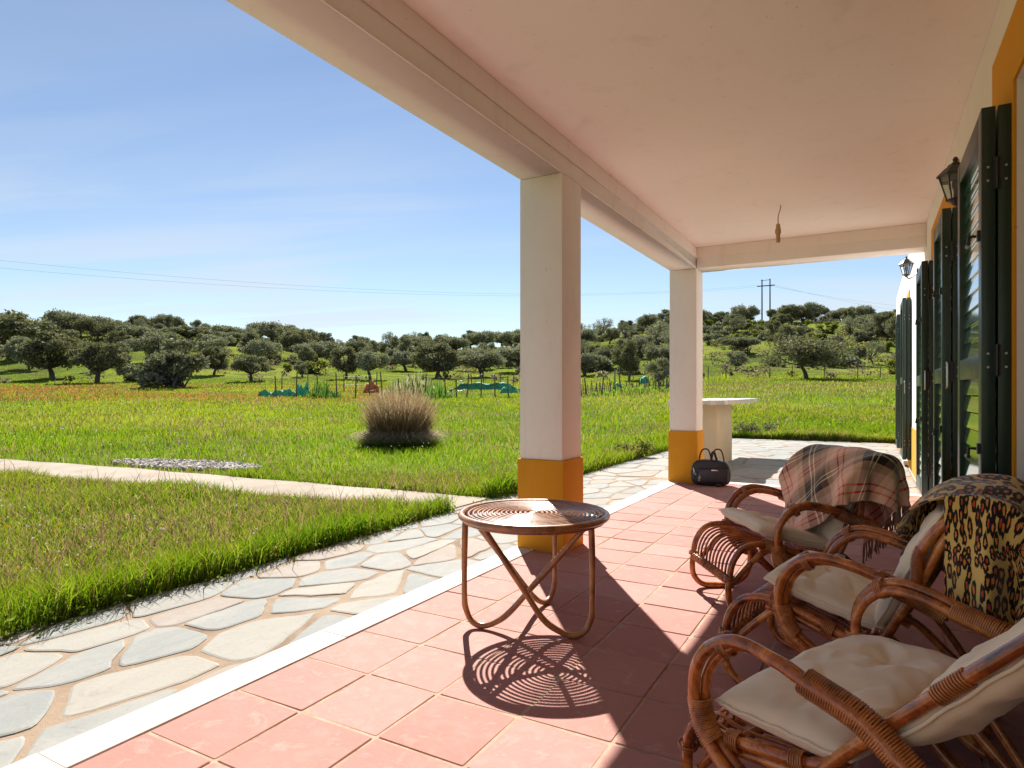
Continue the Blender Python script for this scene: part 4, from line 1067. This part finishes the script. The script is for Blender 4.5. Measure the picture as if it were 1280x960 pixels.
mb = MB(); mb.tube(catmull([(.0, .02, .26), (.005, .0, .33), (.03, -.01, .36), (.05, 0, .3), (.06, .02, .26)], 5), .012, 8); mb.build('shoulder_strap', MLEATH, bag)
mb = MB(); mb.box((.012, -.103, .163), (.085, -.0985, .178)); mb.build('badge', MSTEEL, bag, bevel=.002)
for (x0, z0, l) in ((-.178, .185, .05), (-.165, .16, .035), (-.118, .135, .05), (-.125, .09, .03)):
    mb = MB(); mb.tube([(x0, -.082, z0), (x0 + .012, -.102, z0 - l)], .006, 6); mb.tube([(x0 + .012, -.1, z0 - l - .012 + .012 * math.cos(t)) if False else (x0 + .012 + .009 * math.cos(t), -.104, z0 - l + .009 * math.sin(t)) for t in np.linspace(0, 2 * PI, 9)], .0025, 5); mb.build('zip_pull', MSTEEL, bag)
mb = MB(); mb.box((.06, -.115, .0), (.105, -.08, .028)); mb.build('strap_buckle', MBLACK, bag, bevel=.006)

# ------------------------------------------------------------------ round rattan table
tb = tag(empty('rattan_table', (-1.285, 2.49, 0)), 'round rattan table with coiled top and three bent cane legs', 'table')
TZ, TR = .470, .316
mb = MB(); mb.tube([(TR * math.cos(t), TR * math.sin(t), TZ) for t in np.linspace(0, 2 * PI, 73)[:-1]], .0145, 12, closed=True); mb.tube([((TR - .012) * math.cos(t), (TR - .012) * math.sin(t), TZ - .019) for t in np.linspace(0, 2 * PI, 73)[:-1]], .008, 8, closed=True)
mb.build('rim', MRATT, tb, smooth=True)
mb = MB()
r = .285
rad_list = []
while r > .03: rad_list.append(r); r -= .0205
for k, r in enumerate(rad_list):
    mb.tube([(r * math.cos(t), r * math.sin(t), TZ + .004 + .0008 * math.sin(3 * t + k)) for t in np.linspace(0, 2 * PI, 65)[:-1]], .0058, 8, closed=True)
mb.lathe([(.001, -.006), (.024, -.006), (.026, .0), (.02, .008), (.001, .009)], (0, 0, TZ + .001), 16)
mb.build('coil_top', MRATT, tb, smooth=True)
for k in range(5):
    a = R(20) + k * 2 * PI / 5
    mb = MB(); mb.tube([(.01 * math.cos(a), .01 * math.sin(a), TZ - .012), ((TR - .005) * math.cos(a), (TR - .005) * math.sin(a), TZ - .012)], .011, 8); mb.build('spoke', MRATT, tb, smooth=True)
def tleg(a0, a1):
    A_ = Vector((.302 * math.cos(a0), .302 * math.sin(a0), TZ - .012)); B_ = Vector((.295 * math.cos(a1), .295 * math.sin(a1), TZ - .012))
    d = Vector((B_.x - A_.x, B_.y - A_.y, 0)); L = d.length; d /= L
    P_ = [A_, A_ + Vector((0, 0, -.16)) - d * .004, A_ + Vector((0, 0, -.33)) - d * .004, Vector((A_.x, A_.y, .075)) + d * .004, Vector((A_.x, A_.y, .028)) + d * .030, Vector((A_.x, A_.y, .0135)) + d * .078, Vector((A_.x, A_.y, .034)) + d * .135, Vector((A_.x, A_.y, .085)) + d * .20]
    Q = Vector((A_.x, A_.y, .085)) + d * .20
    P_ += [Q.lerp(B_, t) for t in (.33, .66, 1)]
    P_ = catmull(P_, 7); mb = MB(); mb.tube(P_, lambda t: .0128 + .0006 * math.sin(t * 31), 10); mb.build('leg', MRATT, tb, smooth=True)
    for i0 in (0,):
        pass
tleg(R(222), R(-18)); tleg(R(348), R(252)); tleg(R(98), R(246))

# ------------------------------------------------------------------ rattan lounge chairs
def mirror(P, y): return [(a, y, b) for a, b in P]
def chair(loc, fx, fy, W, S, label, lean=0.0, canes=12, sag=.015, low=False):
    """W half width between the arm hoops, S overall scale; local +x is forward, +y to the sitter's left"""
    a = math.atan2(fy, fx)
    ch = tag(empty('rattan_armchair', loc, a), label, 'armchair', 'rattan lounge chairs on the terrace'); ch.scale = (1, 1, 1)
    s = S
    def P3(P, y): return [Vector((p[0] * s, y if len(p) < 3 else y + p[2], p[1] * s)) for p in P]
    ARM = [(-.335, .395), (-.27, .425), (-.213, .446), (-.165, .468), (-.09, .49), (-.02, .500), (.03, .49), (.075, .458), (.105, .415), (.118, .365), (.115, .31), (.095, .262), (.058, .218), (.016, .185), (-.05, .125), (-.12, .06), (-.18, .014)]
    RAIL = [(.311, .165), (.302, .228), (.275, .28), (.24, .31), (.19, .322), (.13, .318), (.05, .297), (-.026, .27), (-.107, .24), (-.17, .212)]
    LEG = [(.311, .165), (.316, .12), (.308, .065), (.268, .022), (.20, .013), (.12, .014), (.05, .05), (.02, .11), (.016, .185)]
    POST = [(-.13, .205), (-.18, .285), (-.222, .37), (-.264, .455), (-.31, .56), (-.345, .635), (-.362, .672)]
    EAR = [(-.24, .42), (-.260, .473), (-.266, .545), (-.30, .61), (-.335, .648), (-.366, .672)]
    BR = [(.30, .135), (.24, .20), (.18, .262), (.13, .30)]
    SEAT = [(.309, .165), (.300, .228), (.274, .282), (.236, .313), (.19, .326), (.13, .322), (.05, .30), (-.03, .272), (-.12, .235)]
    TOP = (-.366, .676)
    if low:                                   # the deeper, more reclined model
        RAIL = [(.335, .165), (.322, .20), (.285, .235), (.23, .248), (.15, .240), (.05, .244), (-.05, .256), (-.134, .272), (-.20, .295)]
        LEG = [(.335, .165), (.335, .11), (.315, .055), (.27, .020), (.20, .013), (.12, .014), (.06, .05), (.03, .11), (.016, .185)]
        POST = [(-.155, .235), (-.19, .29), (-.284, .398), (-.409, .532), (-.526, .655), (-.60, .735)]
        EAR = None; TOP = (-.605, .74)
        SEAT = [(.332, .17), (.318, .207), (.285, .240), (.23, .256), (.15, .250), (.05, .252), (-.03, .262), (-.10, .27), (-.15, .28)]
        k_ = lambda P: [(x * .52 if x > 0 else x, z) for x, z in P]
        RAIL, LEG, SEAT = k_(RAIL), k_(LEG), k_(SEAT); BR = [(.15, .12), (.11, .17), (.07, .21), (.03, .24)]
        ARM = [(-.40, .345), (-.342, .392), (-.268, .440)] + ARM[3:]
    REAR = [(-.12, .225), (-.19, .20), (-.27, .13), (-.36, .05), (-.42, .014)]
    BR2 = [(.122, .30), (.115, .245), (.075, .195), (.02, .165), (-.06, .16), (-.12, .20)]
    rc = .0145 * s
    def node(k, off): return lambda t: rc * k * (1 + .075 * math.exp(-((((t * 5.3 + off) % 1) - .5) / .055) ** 2) + .015 * math.sin(t * 37 + off * 9))
    for sg in (-1, 1):
        y = sg * W
        pa = catmull(P3(ARM, y + sg * .013 * s), 7)
        mb = MB(); mb.tube(pa, node(1.02, .2), 12); 
        pb = catmull(P3([(p[0] - (.012 if i > 3 else .004), p[1] - (.016 if i < 12 else 0)) for i, p in enumerate(ARM)], y - sg * .016 * s), 7)
        mb.tube(pb, node(.93, .65), 12); mb.build('armrest', MRAT, ch, smooth=True)
        n = len(pa)
        mid = [(p + q) / 2 for p, q in zip(pa, pb)]
        for (i0, i1) in ((0, 22), (int(n * .375), int(n * .40)), (int(n * .60), int(n * .72)), (int(n * .80), int(n * .86))):
            bd = MB(); bd.wrap(mid, i0, min(i1, n - 1), .027 * s, .0026 * s, .0052 * s); bd.build('binding', MRAT2, ch, smooth=True)
        pr = catmull(P3(RAIL, y - sg * .03), 7)
        mr_ = MB(); mr_.tube(pr, node(.95, .4), 12); mr_.tube([q + Vector((0, -sg * .006, -.026 * s)) for q in pr[30:]], rc * .8, 10); mr_.build('seat_rail', MRAT, ch, smooth=True)
        for (i0, i1) in ((32, 36), (47, 50), (0, 3)):
            bd = MB(); bd.wrap(pr, i0, i1, rc * 1.5, .0024 * s, .005 * s); bd.build('binding', MRAT2, ch, smooth=True)
        pl = catmull(P3(LEG, y - sg * .03), 7); ml = MB(); ml.tube(pl, node(.95, .1), 12); ml.build('front_leg', MRAT, ch, smooth=True)
        pq = catmull(P3(BR, y - sg * .05), 5); mq = MB(); mq.tube(pq, rc * .8, 10); mq.build('brace', MRAT, ch, smooth=True); mq = MB(); pq = catmull(P3(BR2, y - sg * .012), 6); mq.tube(pq, rc * .75, 10); mq.build('brace', MRAT, ch, smooth=True)
        pp_ = catmull(P3(POST, y * .93), 7); mp_ = MB(); mp_.tube(pp_, node(.95, .8), 12); mp_.build('back_post', MRAT, ch, smooth=True)
        pe = EAR and catmull([Vector((p[0] * s, y * (1.03 - .10 * (i / 5)), p[1] * s)) for i, p in enumerate(EAR or [])], 7)
        if pe: me_ = MB(); me_.tube(pe, rc * 1.0, 12); me_.wrap(pe, 2, 16, rc, .0018 * s, .0042 * s); me_.build('back_wing', MRAT, ch, smooth=True)
        if low:
            cr_ = MB(); cr_.wrap(pp_, 20, 23, rc, .0026 * s, .006 * s); cr_.build('post_binding', MRAT2, ch, smooth=True)
        pk = catmull(P3(REAR, y * .86), 7); mk = MB(); mk.tube(pk, rc * .95, 10); mk.build('rear_leg', MRAT, ch, smooth=True); mk = MB(); pk2 = catmull(P3([(-.16, .30), (-.25, .23), (-.33, .12), (-.40, .03)], y * .86), 6); mk.tube(pk2, rc * .8, 10); mk.build('rear_brace', MRAT, ch, smooth=True)
    # cross members
    for (x, z, r_) in ((SEAT[0][0] + .003, SEAT[0][1], 1.0), (POST[0][0] + .005, POST[0][1], .9), (.10 if not low else .04, .29 if not low else .235, .8), (-.41, .02, .9)):
        cm = MB(); cm.tube([(x * s, -W + .03, z * s), (x * s, W - .03, z * s)], rc * r_, 10); cm.build('cross_rail', MRAT, ch, smooth=True)
    tx_, tz_ = TOP; cm = MB(); cm.tube(catmull([(tx_ * s, -W * .93, tz_ * s), ((tx_ - .015) * s, -W * .5, (tz_ + .022) * s), ((tx_ - .02) * s, 0, (tz_ + .028) * s), ((tx_ - .015) * s, W * .5, (tz_ + .022) * s), (tx_ * s, W * .93, tz_ * s)], 6), rc, 12)
    cm.build('top_rail', MRAT, ch, smooth=True)
    # seat canes bending over the front
    sc_ = MB(); ln = MB()
    prof = SEAT
    for k in range(canes):
        y = -W + .05 + (2 * W - .10) * k / (canes - 1)
        dz = sag * (1 - (y / W) ** 2); sc_.tube(catmull(P3([(p[0], p[1] - dz * min(1, max(0, (SEAT[0][0] - .01 - p[0]) / .12))) for p in prof], y), 5), .0050 * s, 7)
        ln.tube([((SEAT[0][0] + .003 + .017 * math.cos(t)) * s, y, (SEAT[0][1] + .017 * math.sin(t)) * s) for t in np.linspace(0, 2 * PI, 9)[:-1]], .004 * s, 5, closed=True)
        ln.tube([((SEAT[0][0] + .003 + .017 * math.cos(t)) * s, y + .016, (SEAT[0][1] + .017 * math.sin(t)) * s) for t in np.linspace(0, 2 * PI, 9)[:-1]], .004 * s, 5, closed=True)
    sc_.build('seat_canes', MRAT, ch, smooth=True); ln.build('front_lashing', MRAT2, ch, smooth=True)
    bk = MB(); nb = 15
    for k in range(nb):
        u = -1 + 2 * k / (nb - 1); y = u * W * .86
        q_ = [(p[0] * s - .02 * (1 - u * u) * min(1, i / 2), y, (p[1] + (.02 * (1 - u * u) if i == len(POST) - 1 else 0)) * s) for i, p in enumerate(POST)]; bk.tube(catmull(q_, 4), .0058 * s, 7)
    for k in range(26):                       # woven lower part of the back
        t = k / 25; x = (POST[0][0] - .008 + (POST[2][0] - POST[0][0]) * t) * s; z = (POST[0][1] + .02 + (POST[2][1] - POST[0][1]) * t) * s
        bk.tube([(x + .004 * (-1) ** (k + i), -W * .95 + 1.9 * W * i / 24, z) for i in range(25)], .0036 * s, 5)
    bk.build('back_canes', MRAT, ch, smooth=True)
    return ch
def pad(name, L, Wd, T, tufts, mat, parent, seed, nx=60, ny=60, wr=.006):
    """tufted cushion in its own plane: x along L, y across Wd, z thickness"""
    v = []; f = []
    for side in (1, -1):
        for i in range(nx + 1):
            for j in range(ny + 1):
                u, w_ = -1 + 2 * i / nx, -1 + 2 * j / ny
                # rounded-square outline
                e = max(0.0, (1 - abs(u) ** 3.2)) * max(0.0, (1 - abs(w_) ** 3.2))
                h = T * .5 * (e ** .42)
                cr = 1 - .035 * (abs(u) ** 4) * (abs(w_) ** 4) - .012 * math.cos(3 * u) * abs(w_) ** 6
                x = u * L / 2 * cr; y = w_ * Wd / 2 * cr
                if side == 1 or True:
                    for (tu, tw) in tufts:
                        dx_, dy_ = (u - tu) * L / 2, (w_ - tw) * Wd / 2; r2 = math.hypot(dx_, dy_)
                        h -= T * .44 * math.exp(-(r2 / .048) ** 1.15) * min(1, e * 2)
                        th = math.atan2(dy_, dx_); h += wr * 2.1 * (abs(math.sin(2.5 * th + seed + tu * 7)) ** .5 - .7) * math.exp(-((r2 - .06) / .06) ** 2) * min(1, e * 2)
                    h += mnoise.noise(Vector((x * 11, y * 11, seed + side))) * wr * 1.5 * min(1, e * 1.6) + (abs(mnoise.noise(Vector((x * 16, y * 13, seed + side * 3)))) - .2) * -wr * 1.6 * min(1, e * 3)
                v.append((x, y, h * side))
    m_ = (nx + 1) * (ny + 1)
    for i in range(nx):
        for j in range(ny):
            a_ = i * (ny + 1) + j; b_ = a_ + ny + 1
            f.append((a_, b_, b_ + 1, a_ + 1)); f.append((m_ + a_, m_ + a_ + 1, m_ + b_ + 1, m_ + b_))
    mb = MB(); mb.add(v, f); o = mb.build(name, mat, parent, smooth=True)
    bm = bmesh.new(); bm.from_mesh(o.data); bmesh.ops.remove_doubles(bm, verts=bm.verts, dist=.0004); bm.to_mesh(o.data); bm.free()
    pr = []
    for k in range(4 * 18):
        e, t = divmod(k, 18); q = -1 + 2 * t / 18; u, w_ = ((q, -1), (1, q), (-q, 1), (-1, -q))[e]
        cr = 1 - .035 * (abs(u) ** 4) * (abs(w_) ** 4) - .012 * math.cos(3 * u) * abs(w_) ** 6
        pr.append((u * L / 2 * cr * 1.004, w_ * Wd / 2 * cr * 1.004, .0015 * math.sin(k * 1.7)))
    mp2_ = MB(); mp2_.tube(pr, .0042, 7, closed=True); mp2_.build('piping', mat, o, smooth=True)
    return o
def cushion(loc, fx, fy, W, S, label, seed, tufts, T=.095, tie=True, backlen=.43, seat=(.0, .345, -14, .37), back=(-.232, .475, 65)):
    a = math.atan2(fy, fx); r = tag(empty('chair_cushion', loc, a), label, 'cushion')
    p = pad('seat_pad', seat[3] * S, (2 * W - .045), T * S, tufts, MCUSH, r, seed); p.location = (seat[0] * S, 0, seat[1] * S); p.rotation_euler = (0, R(seat[2]), 0)
    b = pad('back_pad', backlen * S, (2 * W - .05), T * S, tufts, MCUSH, r, seed + 5); b.location = (back[0] * S, 0, back[1] * S); b.rotation_euler = (0, R(back[2]), 0)
    if tie:
        for sg in (-1, 1):
            mb = MB(); mb.add([(-.02, 0, .0), (.03, .004, .012), (.045, .002, -.028), (-.012, -.004, -.036), (-.02, .02, .0), (.03, .026, .012), (.045, .024, -.028), (-.012, .016, -.036)], [(0, 1, 2, 3), (7, 6, 5, 4), (0, 4, 5, 1), (1, 5, 6, 2), (2, 6, 7, 3), (3, 7, 4, 0)])
            o = mb.build('tie', MCUSH, r, bevel=.008); o.location = ((back[0] + .06) * S, sg * (W - .005), (back[1] - .20) * S)
    return r
CH = []
def seat_set(cxy, deg, W, lab_c, lab_p, seed, tufts, S, canes=12, sag=.015, low=False, **kw):
    c = Vector((*cxy, 0)); F_ = Vector((math.cos(R(deg)), math.sin(R(deg)), 0))
    chair(c, F_.x, F_.y, W, S, lab_c, canes=canes, sag=sag, low=low); cushion(c + Vector((0, 0, .003)), F_.x, F_.y, W, S, lab_p, seed, tufts, **kw)
    return c, F_, W
T4 = [(-.38, -.38), (.38, -.38), (-.38, .38), (.38, .38)]
c1 = seat_set((-.403, 3.30), 213, .259, 'far rattan lounge chair with the plaid blanket over its back', 'beige tufted cushion half under the plaid blanket', 1, T4, 1.017)
c2 = seat_set((-.088, 2.447), 168.4, .258, 'middle rattan lounge chair with the leopard throw over its back', 'beige tufted cushion in front of the leopard throw', 2, T4, .99)
c3 = seat_set((-.094, 1.756), 154.4, .352, 'nearest rattan lounge chair, bare of any blanket', 'plain thick beige cushion in the nearest chair', 3, [(-.1, -.45), (-.1, .45)], .94, 17, .02, True, T=.115, seat=(-.075, .318, 1, .33), back=(-.468, .560, 48), backlen=.50)

# ------------------------------------------------------------------ blankets
def mk_plaid():
    m = Mat('plaid_wool'); uv = m.n('ShaderNodeUVMap'); s = m.n('ShaderNodeSeparateXYZ'); m.l(uv.outputs[0], s.inputs[0])
    def stripes(o, stops):
        fr = m.math('FRACT', m.math('MULTIPLY', o, 1 / .34)); return m.ramp(fr, stops, 'CONSTANT')
    tan, br, dk, pink, red, cream = (.66, .41, .25), (.20, .11, .07), (.03, .016, .011), (.95, .58, .42), (.80, .015, .01), (.92, .78, .52)
    st = [(0, pink), (.10, red), (.125, pink), (.185, red), (.21, pink), (.36, tan), (.48, dk), (.60, cream), (.622, dk), (.672, cream), (.694, dk), (.82, br), (.92, tan)]
    a = stripes(s.outputs[0], st); b = stripes(s.outputs[1], st)
    ch = m.n('ShaderNodeTexChecker'); ch.inputs['Scale'].default_value = 260; m.l(uv.outputs[0], ch.inputs['Vector'])
    c = m.mix(m.math('ADD', .44, m.math('MULTIPLY', ch.outputs[1], .12)), a, b)
    v = m.coord('Object'); m.color(c); m.set(Roughness=.95, Sheen_Weight=.4, Specular_IOR_Level=.1); m.bump(m.noise(v, 300, 3, .6), .3, .003); return m.m
def mk_leopard():
    m = Mat('leopard_fleece'); uv = m.n('ShaderNodeUVMap'); mp_ = m.n('ShaderNodeMapping'); mp_.inputs['Scale'].default_value = (25, 29, 1); m.l(uv.outputs[0], mp_.inputs[0])
    nz = m.n('ShaderNodeTexNoise'); nz.inputs['Scale'].default_value = 2.2; nz.inputs['Detail'].default_value = 3; m.l(mp_.outputs[0], nz.inputs['Vector'])
    av = m.n('ShaderNodeVectorMath', operation='MULTIPLY_ADD'); m.l(nz.outputs[1], av.inputs[0]); av.inputs[1].default_value = (.55, .55, 0); m.l(mp_.outputs[0], av.inputs[2])
    vo = m.n('ShaderNodeTexVoronoi'); vo.voronoi_dimensions = '2D'; vo.inputs['Scale'].default_value = 1; vo.inputs['Randomness'].default_value = .85; m.l(av.outputs[0], vo.inputs['Vector'])
    f = vo.outputs['Distance']; n2 = m.noise(mp_.outputs[0], 1.6, 4, .7)
    d = m.math('ADD', f, m.math('MULTIPLY', m.math('SUBTRACT', n2, .5), .35))
    ring = m.ramp(d, [(0, (.62, .24, .05)), (.17, (.62, .24, .05)), (.20, (.012, .010, .008)), (.47, (.012, .010, .008)), (.50, (.72, .50, .15))])
    red = m.ramp(vo.outputs['Color'], [(0, (0, 0, 0)), (.62, (0, 0, 0)), (.63, (1, 1, 1))], 'CONSTANT')
    c = m.mix(m.math('MULTIPLY', m.mr(d, .17, .15, 0, 1), red), ring, (.55, .05, .03))
    m.color(c); m.set(Roughness=.85, Sheen_Weight=.4, Specular_IOR_Level=.15); m.bump(m.noise(m.coord('Object'), 200, 3), .3, .003); return m.m
def drape(name, c, F_, W, S, mat, path, coords, uvf, label, cat, seed, fold=.012, mask=None, thick=.005, over=.02, flare=0):
    """cloth following `path` (list of (t, z) in the chair's side plane) with what overhangs the sides falling down"""
    P_ = [Vector((p[0] * S, 0, p[1] * S)) for p in path]; P_ = catmull(P_, 8); Ls = [0]
    for a_, b_ in zip(P_, P_[1:]): Ls.append(Ls[-1] + (b_ - a_).length)
    tot = Ls[-1]
    def onpath(q):
        q = max(0, min(tot, q)); k = int(np.searchsorted(Ls, q)); k = max(1, min(k, len(Ls) - 1)); t = (q - Ls[k - 1]) / max(Ls[k] - Ls[k - 1], 1e-9)
        p = P_[k - 1].lerp(P_[k], t); d = (P_[k] - P_[k - 1]).normalized(); return p, Vector((-d.z, 0, d.x))
    v = []; uv = []; na, nb = coords['n']; ok = {}
    for i in range(na + 1):
        for j in range(nb + 1):
            p, q = coords['f'](i / na, j / nb); pos, nor = onpath(q)
            if nor.z < 0 and abs(nor.z) > .2: nor = -nor
            fo = mnoise.noise(Vector((p * 5.0, q * 3.4, seed))) * fold * 1.6 + math.sin(p * 34 + seed + q * 6 + 2 * mnoise.noise(Vector((p * 6, q * 4, 1)))) * fold * .8 * min(1, abs(q - coords.get('q0', tot * .5)) * 4)
            qq = q - tot
            x, z = pos.x + nor.x * (fo + thick), pos.z + nor.z * (fo + thick)
            if q > tot: z -= (q - tot)
            if q < 0:
                p0, _ = onpath(0); d0 = (P_[1] - P_[0]).normalized(); x += d0.x * q; z += d0.z * q
            lim = W + over; y = p
            if abs(p) > lim:
                ex = abs(p) - lim; y = math.copysign(lim + (.030 * math.sin(q * 44 + seed + 1.5 * math.sin(ex * 7)) + .012 * math.sin(q * 91 + seed) + .03) * min(1, ex * 4.5), p); z -= ex * .96
            v.append((x, y, z)); uv.append(uvf(i / na, j / nb))
    f = [(i * (nb + 1) + j, (i + 1) * (nb + 1) + j, (i + 1) * (nb + 1) + j + 1, i * (nb + 1) + j + 1) for i in range(na) for j in range(nb)]
    me = bpy.data.meshes.new(name); me.from_pydata(v, [], f); ul = me.uv_layers.new(name='UVMap')
    for lp in me.loops: ul.data[lp.index].uv = uv[lp.vertex_index]
    me.materials.append(mat); me.polygons.foreach_set('use_smooth', [True] * len(f)); me.update()
    o = bpy.data.objects.new(name, me); col.objects.link(o); o.location = c; o.rotation_euler = (0, 0, math.atan2(F_.y, F_.x))
    md = o.modifiers.new('t', 'SOLIDIFY'); md.thickness = .005; md.offset = 0
    s2 = o.modifiers.new('s', 'SUBSURF'); s2.levels = 1; s2.render_levels = 1
    tag(o, label, cat); return o, v
# plaid: a square turned on its corner; one corner on the seat side, fringed sides behind
PATH1 = [(-.05, .355), (-.11, .43), (-.165, .535), (-.225, .64), (-.30, .705), (-.375, .722), (-.43, .70), (-.455, .63), (-.46, .54), (-.465, .45), (-.465, .36)]
A1 = R(38); side = .80
def co1(a_, b_):
    a2, b2 = (a_ - .5) * side, (b_ - .5) * side * 1.0
    p = a2 * math.cos(A1) - b2 * math.sin(A1); q = a2 * math.sin(A1) + b2 * math.cos(A1); return -p * .92 + .035, q + .47
pl, pv = drape('plaid_blanket', c1[0], c1[1], c1[2], 1.01, mk_plaid(), PATH1, dict(n=(40, 40), f=co1, q0=.5), lambda a_, b_: (a_ * side, b_ * side), 'brown, cream and red checked blanket with a fringe draped over the far chair', 'blanket', 3.1, .011)
fr = MB(); rf_ = random.Random(4)
for j in range(0, 41):
    for (i_, jj) in ((j, 40),):
        for h_ in range(2):
            k = i_ * 41 + jj; a_ = Vector(pv[k]); 
            if j < 40: a_ = a_.lerp(Vector(pv[k + 41]), h_ * .5)
            l = rf_.uniform(.075, .10); e = a_ + Vector((rf_.uniform(-.012, .012), rf_.uniform(-.012, .012), -l)); fr.tube([a_, a_.lerp(e, .5) + Vector((rf_.uniform(-.006, .006), rf_.uniform(-.006, .006), 0)), e], .0028, 5)
fo = fr.build('fringe', mk_cloth('fringe_wool', (.34, .20, .12)), pl)
PATH2 = [(-.13, .48), (-.175, .575), (-.225, .655), (-.31, .698), (-.41, .70), (-.475, .675), (-.50, .60), (-.505, .5), (-.505, .36), (-.505, .25)]
def co2(a_, b_):
    p = -.46 + a_ * 1.06                       # far end to near end; the near end hangs down beside the post
    nr = float(sstep(.12, .26, p)); q0 = .10 - .10 * float(sstep(.12, .24, -p)) + .215 * nr
    q1 = .86 - .26 * nr
    return p, q0 + b_ * (q1 - q0)
lp, _ = drape('leopard_throw', c2[0], c2[1], c2[2], 1.01, mk_leopard(), PATH2, dict(n=(40, 44), f=co2, q0=.2), lambda a_, b_: (a_ * .92, b_ * .85), 'leopard print fleece throw hanging over the middle chair back', 'throw', 7.7, .016)
